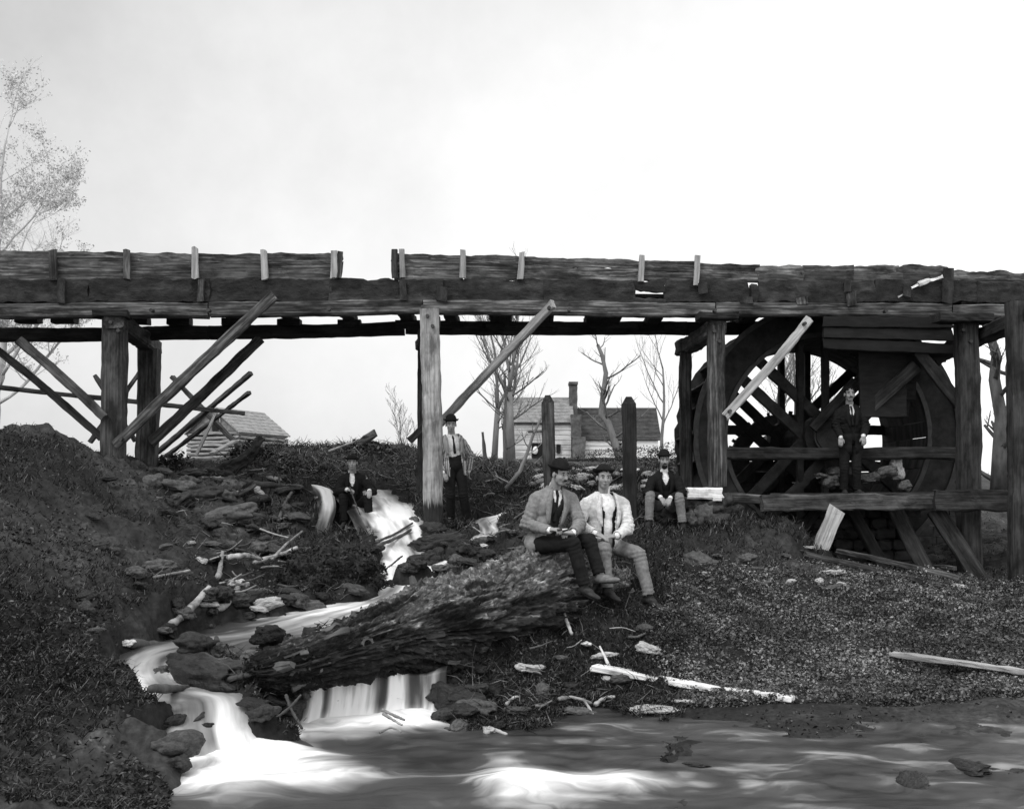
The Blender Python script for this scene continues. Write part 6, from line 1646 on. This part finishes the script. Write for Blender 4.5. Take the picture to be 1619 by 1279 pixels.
    # jacket
    if 'jacket' in W_:
        q_ = Blob(); torso(q_, .026)
        if skirt == 'sit': q_.ell(at(.0, 0, -.03), AX, (.185 * hip_w, .135, .13)); q_.cap(at(.03, -.12, .02), at(-.06, -.15, .05), .07, .06); q_.cap(at(.03, .12, .02), at(-.06, .15, .05), .07, .06)
        else: q_.ell(at(-.05), AX, (.180, .140, .20)); q_.ell(at(-.22), AX, (.182, .145, .14))
        for sd in 'RL':
            sh_, el, w = J['sh' + sd], J['el' + sd], J['wr' + sd]
            q_.cap(sh_ - up * .03, el, .066, .056); q_.cap(el, w.lerp(el, .06), .056, .042)
        wr = [(J['el' + sd], J['sh' + sd], .13, .009) for sd in 'RL'] + [(J['el' + sd], J['wr' + sd], .13, .009) for sd in 'RL'] + [(J['sh' + sd], J['el' + sd], .08, .003) for sd in 'RL']
        o0, o1 = jopen
        wc_ = [(npa(J['wr' + sd]), npa((J['wr' + sd] - J['el' + sd]).normalized())) for sd in 'RL']
        def jc(co):
            t_, a, b_ = tl_(co)
            k_ = (b_ > .02) & (np.abs(a) < o0 + (o1 - o0) * np.clip((t_ - .1) / .55, 0, 1) * np.clip((1.12 - t_) / .35, 0, 1) + .03 * np.clip(-t_, 0, 1)) & (t_ > -.6)
            # keep the sleeves whole
            for sd in 'RL':
                e_, w_, s_ = npa(J['el' + sd]), npa(J['wr' + sd]), npa(J['sh' + sd])
                for p0_, p1_ in ((e_, w_), (s_, e_)):
                    dv = p1_ - p0_; tt = np.clip(((co - p0_) @ dv) / (dv @ dv), 0, 1); dist = np.linalg.norm(co - p0_ - tt[:, None] * dv, axis=1)
                    k_ &= ~((dist < .066) & ((tt > .12) | (p0_ is e_)))
            k_ |= (t_ > 1.03) & (np.hypot(a, b_) < .11)
            for p, d_ in wc_: k_ |= ((co - p) @ d_ > -.012) & (np.linalg.norm(co - p, axis=1) < .08)
            return k_
        js = None
        if W_['jacket'] is CL['stripe']:
            def js(co):
                t_, a, b_ = tl_(co); out = a.copy() + b_ * .5
                for sd in 'RL':
                    s_, e_, w_ = npa(J['sh' + sd]), npa(J['el' + sd]), npa(J['wr' + sd])
                    for p0_, p1_ in ((s_, e_), (e_, w_)):
                        dv = p1_ - p0_; tt = np.clip(((co - p0_) @ dv) / (dv @ dv), 0, 1); r = co - p0_ - tt[:, None] * dv
                        nn = np.linalg.norm(r, axis=1); sidev = np.cross(dv / np.linalg.norm(dv), npa(fw)); out = np.where(nn < .07, r @ sidev, out)
                return out
        jk = q_.build('jacket', .0115, W_['jacket'], root, smooth=3, noise=.0075, nsc=10, seed=seed + 3, cut=jc, solid=.007, wrinkle=wr, attrf=js)
        # lapels folded back along the opening
        for sg in (-1, 1):
            V = []; n_l = 9
            for i in range(n_l):
                t_ = .38 + .62 * i / (n_l - 1); w_ = .045 * math.sin(math.pi * min(.12 + .80 * i / (n_l - 1), 1)) + .006
                ow = (o0 + (o1 - o0) * min(max((t_ - .1) / .55, 0), 1) * min((1.12 - t_) / .35, 1))
                bz = .150 * (1 if t_ < .72 else max(1 - (t_ - .72) * 1.5, .55))
                V += [at(t_, sg * (ow - .006), bz * math.sqrt(max(1 - (ow / .21) ** 2, .1)) + .008), at(t_, sg * (ow + w_), bz * math.sqrt(max(1 - ((ow + w_) / .215) ** 2, .08)) + .012)]
            Fc = [(2 * i, 2 * i + 1, 2 * i + 3, 2 * i + 2) for i in range(n_l - 1)]
            lp = mesh_np('lapel', np.array([tuple(v) for v in V]) - npa(world_loc(jk)) , Fc, W_['jacket'], jk, attrs={'stripe': np.zeros(len(V))}); lp.modifiers.new('solid', 'SOLIDIFY').thickness = .006
    # cuffs
    for sd in 'RL':
        q_ = Blob(); dv = (J['wr' + sd] - J['el' + sd]).normalized(); q_.cap(J['wr' + sd] - dv * .04, J['wr' + sd] + dv * .004, .036, .034, 14); q_.build('cuff', .007, W_['collar'] if 'collar' in W_ else CL['white'], root, smooth=1)
    # shoes
    for sd in 'RL':
        an = J['an' + sd]; td = Vector(toes[sd]).normalized(); dn = Vector((0, 0, -1)); dn = (dn - td * dn.dot(td)).normalized(); sl = td.cross(dn)
        q_ = Blob(); q_.cap(an + Vector((0, 0, .03)), an + dn * .035, .045, .042); q_.ell(an + dn * .045 + td * .02, (sl, td, -dn), (.040, .07, .038)); q_.ell(an + dn * .052 + td * .11, (sl, td, -dn), (.043, .095, .030)); q_.ell(an + dn * .03 + td * .06, (sl, td, -dn), (.036, .06, .034))
        sh_ = q_.build('shoe', .008, (shoe or {}).get(sd, M['leather']), root, smooth=2)
        q_ = Blob(); q_.ell(an + dn * .078 + td * .10, (sl, td, -dn), (.043, .10, .009)); q_.ell(an + dn * .078 - td * .02, (sl, td, -dn), (.036, .036, .012)); q_.build('sole', .007, CL['black'], sh_, smooth=1)
    return root, J, at
M['eye_white'] = plain('eye_white', .34, rough=.3, var=.05, bump=0); M['lip'] = plain('lip', .14, rough=.5, var=.1, bump=0)

# man in the grey jacket
r1, J1, at1 = person('man in grey jacket and bowler hat with dark moustache whittling on the log',
    dict(pelvis=(860, 861, 10.84), neck=(876, 774, 10.86), head=(885, 749, 10.78), shR=(848, 786, 10.78), shL=(904, 785, 10.96), elR=(832, 829, 10.74), elL=(917, 829, 10.82), wrR=(869, 838, 10.52), wrL=(906, 842, 10.56),
         hipR=(851, 862, 10.76), hipL=(872, 860, 10.92), knR=(906, 859, 10.46), knL=(932, 854, 10.66), anR=(924, 926, 10.42), anL=(948, 909, 10.56)),
    (.5, -.85, 0), (.62, -.75, -.22), dict(jacket=CL['grey'], vest=CL['dark'], shirt=CL['white'], trousers=CL['black']), 1, mous=True, tie=True, jopen=(.055, .075),
    hands={'R': (.5, -.5, .1), 'L': (-.6, -.6, .0)}, toes={'R': (.8, -.45, -.35), 'L': (.95, -.2, .05)}, shoe={'L': M['leather_tan']}, curlR=1.1, curlL=1.1)
kn_ = empty('whittling_knife', P(889, 838, 10.42)); tag(kn_, 'small dark whittling knife held by the man in the grey jacket', 'knife')
cyl('handle', P(881, 838, 10.42), P(889, 837, 10.41), .011, .010, M['leather'], kn_, n=8); beam('blade', P(889, 837, 10.41), P(897, 836, 10.40), .004, .016, M['stone_white'], kn_, rag=0, bow=0, taper=.4, seg=.02)
o = cyl('whittled_stick', P(885, 843, 10.46), P(909, 845, 10.44), .012, .010, M['bark'], None, n=8, rag=.001); tag(o, 'short dark stick being whittled on the log', 'stick')
# man in the white jacket
r2, J2, at2 = person('man in white jacket and light trousers with hat pushed back, hands in his lap',
    dict(pelvis=(954, 862, 11.26), neck=(955, 781, 11.26), head=(955, 755, 11.20), shR=(926, 793, 11.20), shL=(985, 793, 11.36), elR=(913, 832, 11.12), elL=(993, 835, 11.22), wrR=(940, 843, 10.92), wrL=(975, 847, 10.98),
         hipR=(945, 863, 11.18), hipL=(966, 862, 11.36), knR=(955, 868, 10.86), knL=(1010, 876, 11.02), anR=(960, 930, 10.82), anL=(1026, 941, 10.98)),
    (.45, -.9, 0), (.12, -1, -.05), dict(jacket=CL['light'], vest=CL['black'], shirt=CL['white'], trousers=CL['pale']), 21, hat='back', jopen=(.075, .095), vopen=(.052, 0, .66),
    hands={'R': (.85, -.3, -.3), 'L': (-.85, -.25, -.05)}, toes={'R': (.6, -.6, -.3), 'L': (.75, -.5, -.45)}, curlR=.5, curlL=.5, tilt=(.03, 0))
# man standing against the post
r3, J3, at3 = person('man standing beside the middle post in a boldly striped jacket, dark tie and bowler hat',
    dict(pelvis=(719, 738, 16.32), neck=(714, 689, 16.32), head=(713, 671, 16.26), shR=(697, 698, 16.28), shL=(731, 698, 16.36), elR=(690, 726, 16.24), elL=(744, 722, 16.46), wrR=(700, 747, 16.08), wrL=(741, 744, 16.44),
         hipR=(710, 741, 16.3), hipL=(728, 741, 16.34), knR=(712, 783, 16.2), knL=(733, 783, 16.24), anR=(713, 820, 16.3), anL=(739, 820, 16.3)),
    (.1, -1, 0), (.10, -1, -.12), dict(jacket=CL['stripe'], vest=CL['black'], shirt=CL['light'], trousers=CL['black']), 41, tie=True, vest=False, skirt='stand', jopen=(.10, .10),
    hands={'R': (.35, -.25, -.5), 'L': (-.1, .25, -1)}, toes={'R': (-.25, -1, -.1), 'L': (.35, -1, -.1)})
# man squatting left of the chute, with a walking stick
r4, J4, at4 = person('man in dark suit sitting left of the white chute with a walking stick',
    dict(pelvis=(558, 803, 16.90), neck=(557, 749, 16.80), head=(557, 731, 16.72), shR=(541, 757, 16.76), shL=(577, 757, 16.80), elR=(533, 779, 16.60), elL=(590, 777, 16.62), wrR=(549, 774, 16.38), wrL=(584, 776, 16.36),
         hipR=(550, 804, 16.84), hipL=(567, 804, 16.84), knR=(542, 786, 16.42), knL=(581, 787, 16.40), anR=(546, 824, 16.42), anL=(585, 826, 16.38)),
    (.05, -1, 0), (.08, -1, -.08), dict(jacket=CL['black'], vest=CL['dark'], shirt=CL['white'], trousers=CL['black']), 61, hat='low', jopen=(.03, .06),
    hands={'R': (.7, -.5, -.1), 'L': (.1, -.8, -.4)}, toes={'R': (-.3, -1, -.25), 'L': (.35, -1, -.35)}, curlR=1.4)
o = stick([(553, 770, 16.26), (560, 790, 16.24), (578, 836, 16.12)], .012, DK, 'thin dark walking stick held by the man sitting by the chute', 'walking stick', 'walking_stick')
rock('seat_stone', P(558, 828, 16.95), .30, M['stone_wet'], seed=2, sq=(1.1, .9, 1.0), label='dark stone under the man with the walking stick', sink=.4)
# man sitting before the sill
r5, J5, at5 = person('man in black coat and pale trousers sitting knees apart beside the white post sill',
    dict(pelvis=(1051, 800, 15.86), neck=(1050, 747, 15.78), head=(1050, 727, 15.72), shR=(1031, 756, 15.76), shL=(1071, 757, 15.78), elR=(1024, 780, 15.62), elL=(1079, 780, 15.64), wrR=(1044, 786, 15.36), wrL=(1060, 787, 15.38),
         hipR=(1042, 801, 15.80), hipL=(1061, 801, 15.80), knR=(1028, 783, 15.40), knL=(1074, 786, 15.40), anR=(1026, 824, 15.34), anL=(1079, 827, 15.36)),
    (0, -1, 0), (0, -1, -.1), dict(jacket=CL['black'], vest=CL['black'], shirt=CL['white'], trousers=CL['tan']), 81, beard=True, mous=True, jopen=(.03, .07),
    hands={'R': (.4, -.7, -.6), 'L': (-.4, -.7, -.6)}, toes={'R': (-.45, -1, -.3), 'L': (.1, -1, -.3)})
o = rock('seat_stone', P(1051, 822, 15.95), .30, M['stone_wet'], seed=4, sq=(1.2, .9, .9), label='dark stone under the man in pale trousers', sink=.4)
# man standing on the platform before the wheel
r6, J6, at6 = person('bareheaded man in dark suit with moustache standing on the platform before the wheel',
    dict(pelvis=(1345, 696, 16.62), neck=(1343, 642, 16.60), head=(1343, 623, 16.54), shR=(1326, 651, 16.60), shL=(1362, 651, 16.60), elR=(1321, 672, 16.60), elL=(1369, 674, 16.56), wrR=(1329, 691, 16.44), wrL=(1365, 689, 16.40),
         hipR=(1336, 700, 16.62), hipL=(1354, 700, 16.62), knR=(1335, 740, 16.56), knL=(1354, 740, 16.56), anR=(1335, 774, 16.62), anL=(1355, 774, 16.62)),
    (0, -1, 0), (-.05, -1, 0), dict(jacket=CL['black'], vest=CL['black'], shirt=CL['white'], trousers=CL['black']), 101, hat=None, mous=True, skirt='stand', jopen=(.025, .05), tie=True,
    hands={'R': (-.05, -.3, -1), 'L': (.05, -.3, -1)}, toes={'R': (-.2, -1, 0), 'L': (.2, -1, 0)})
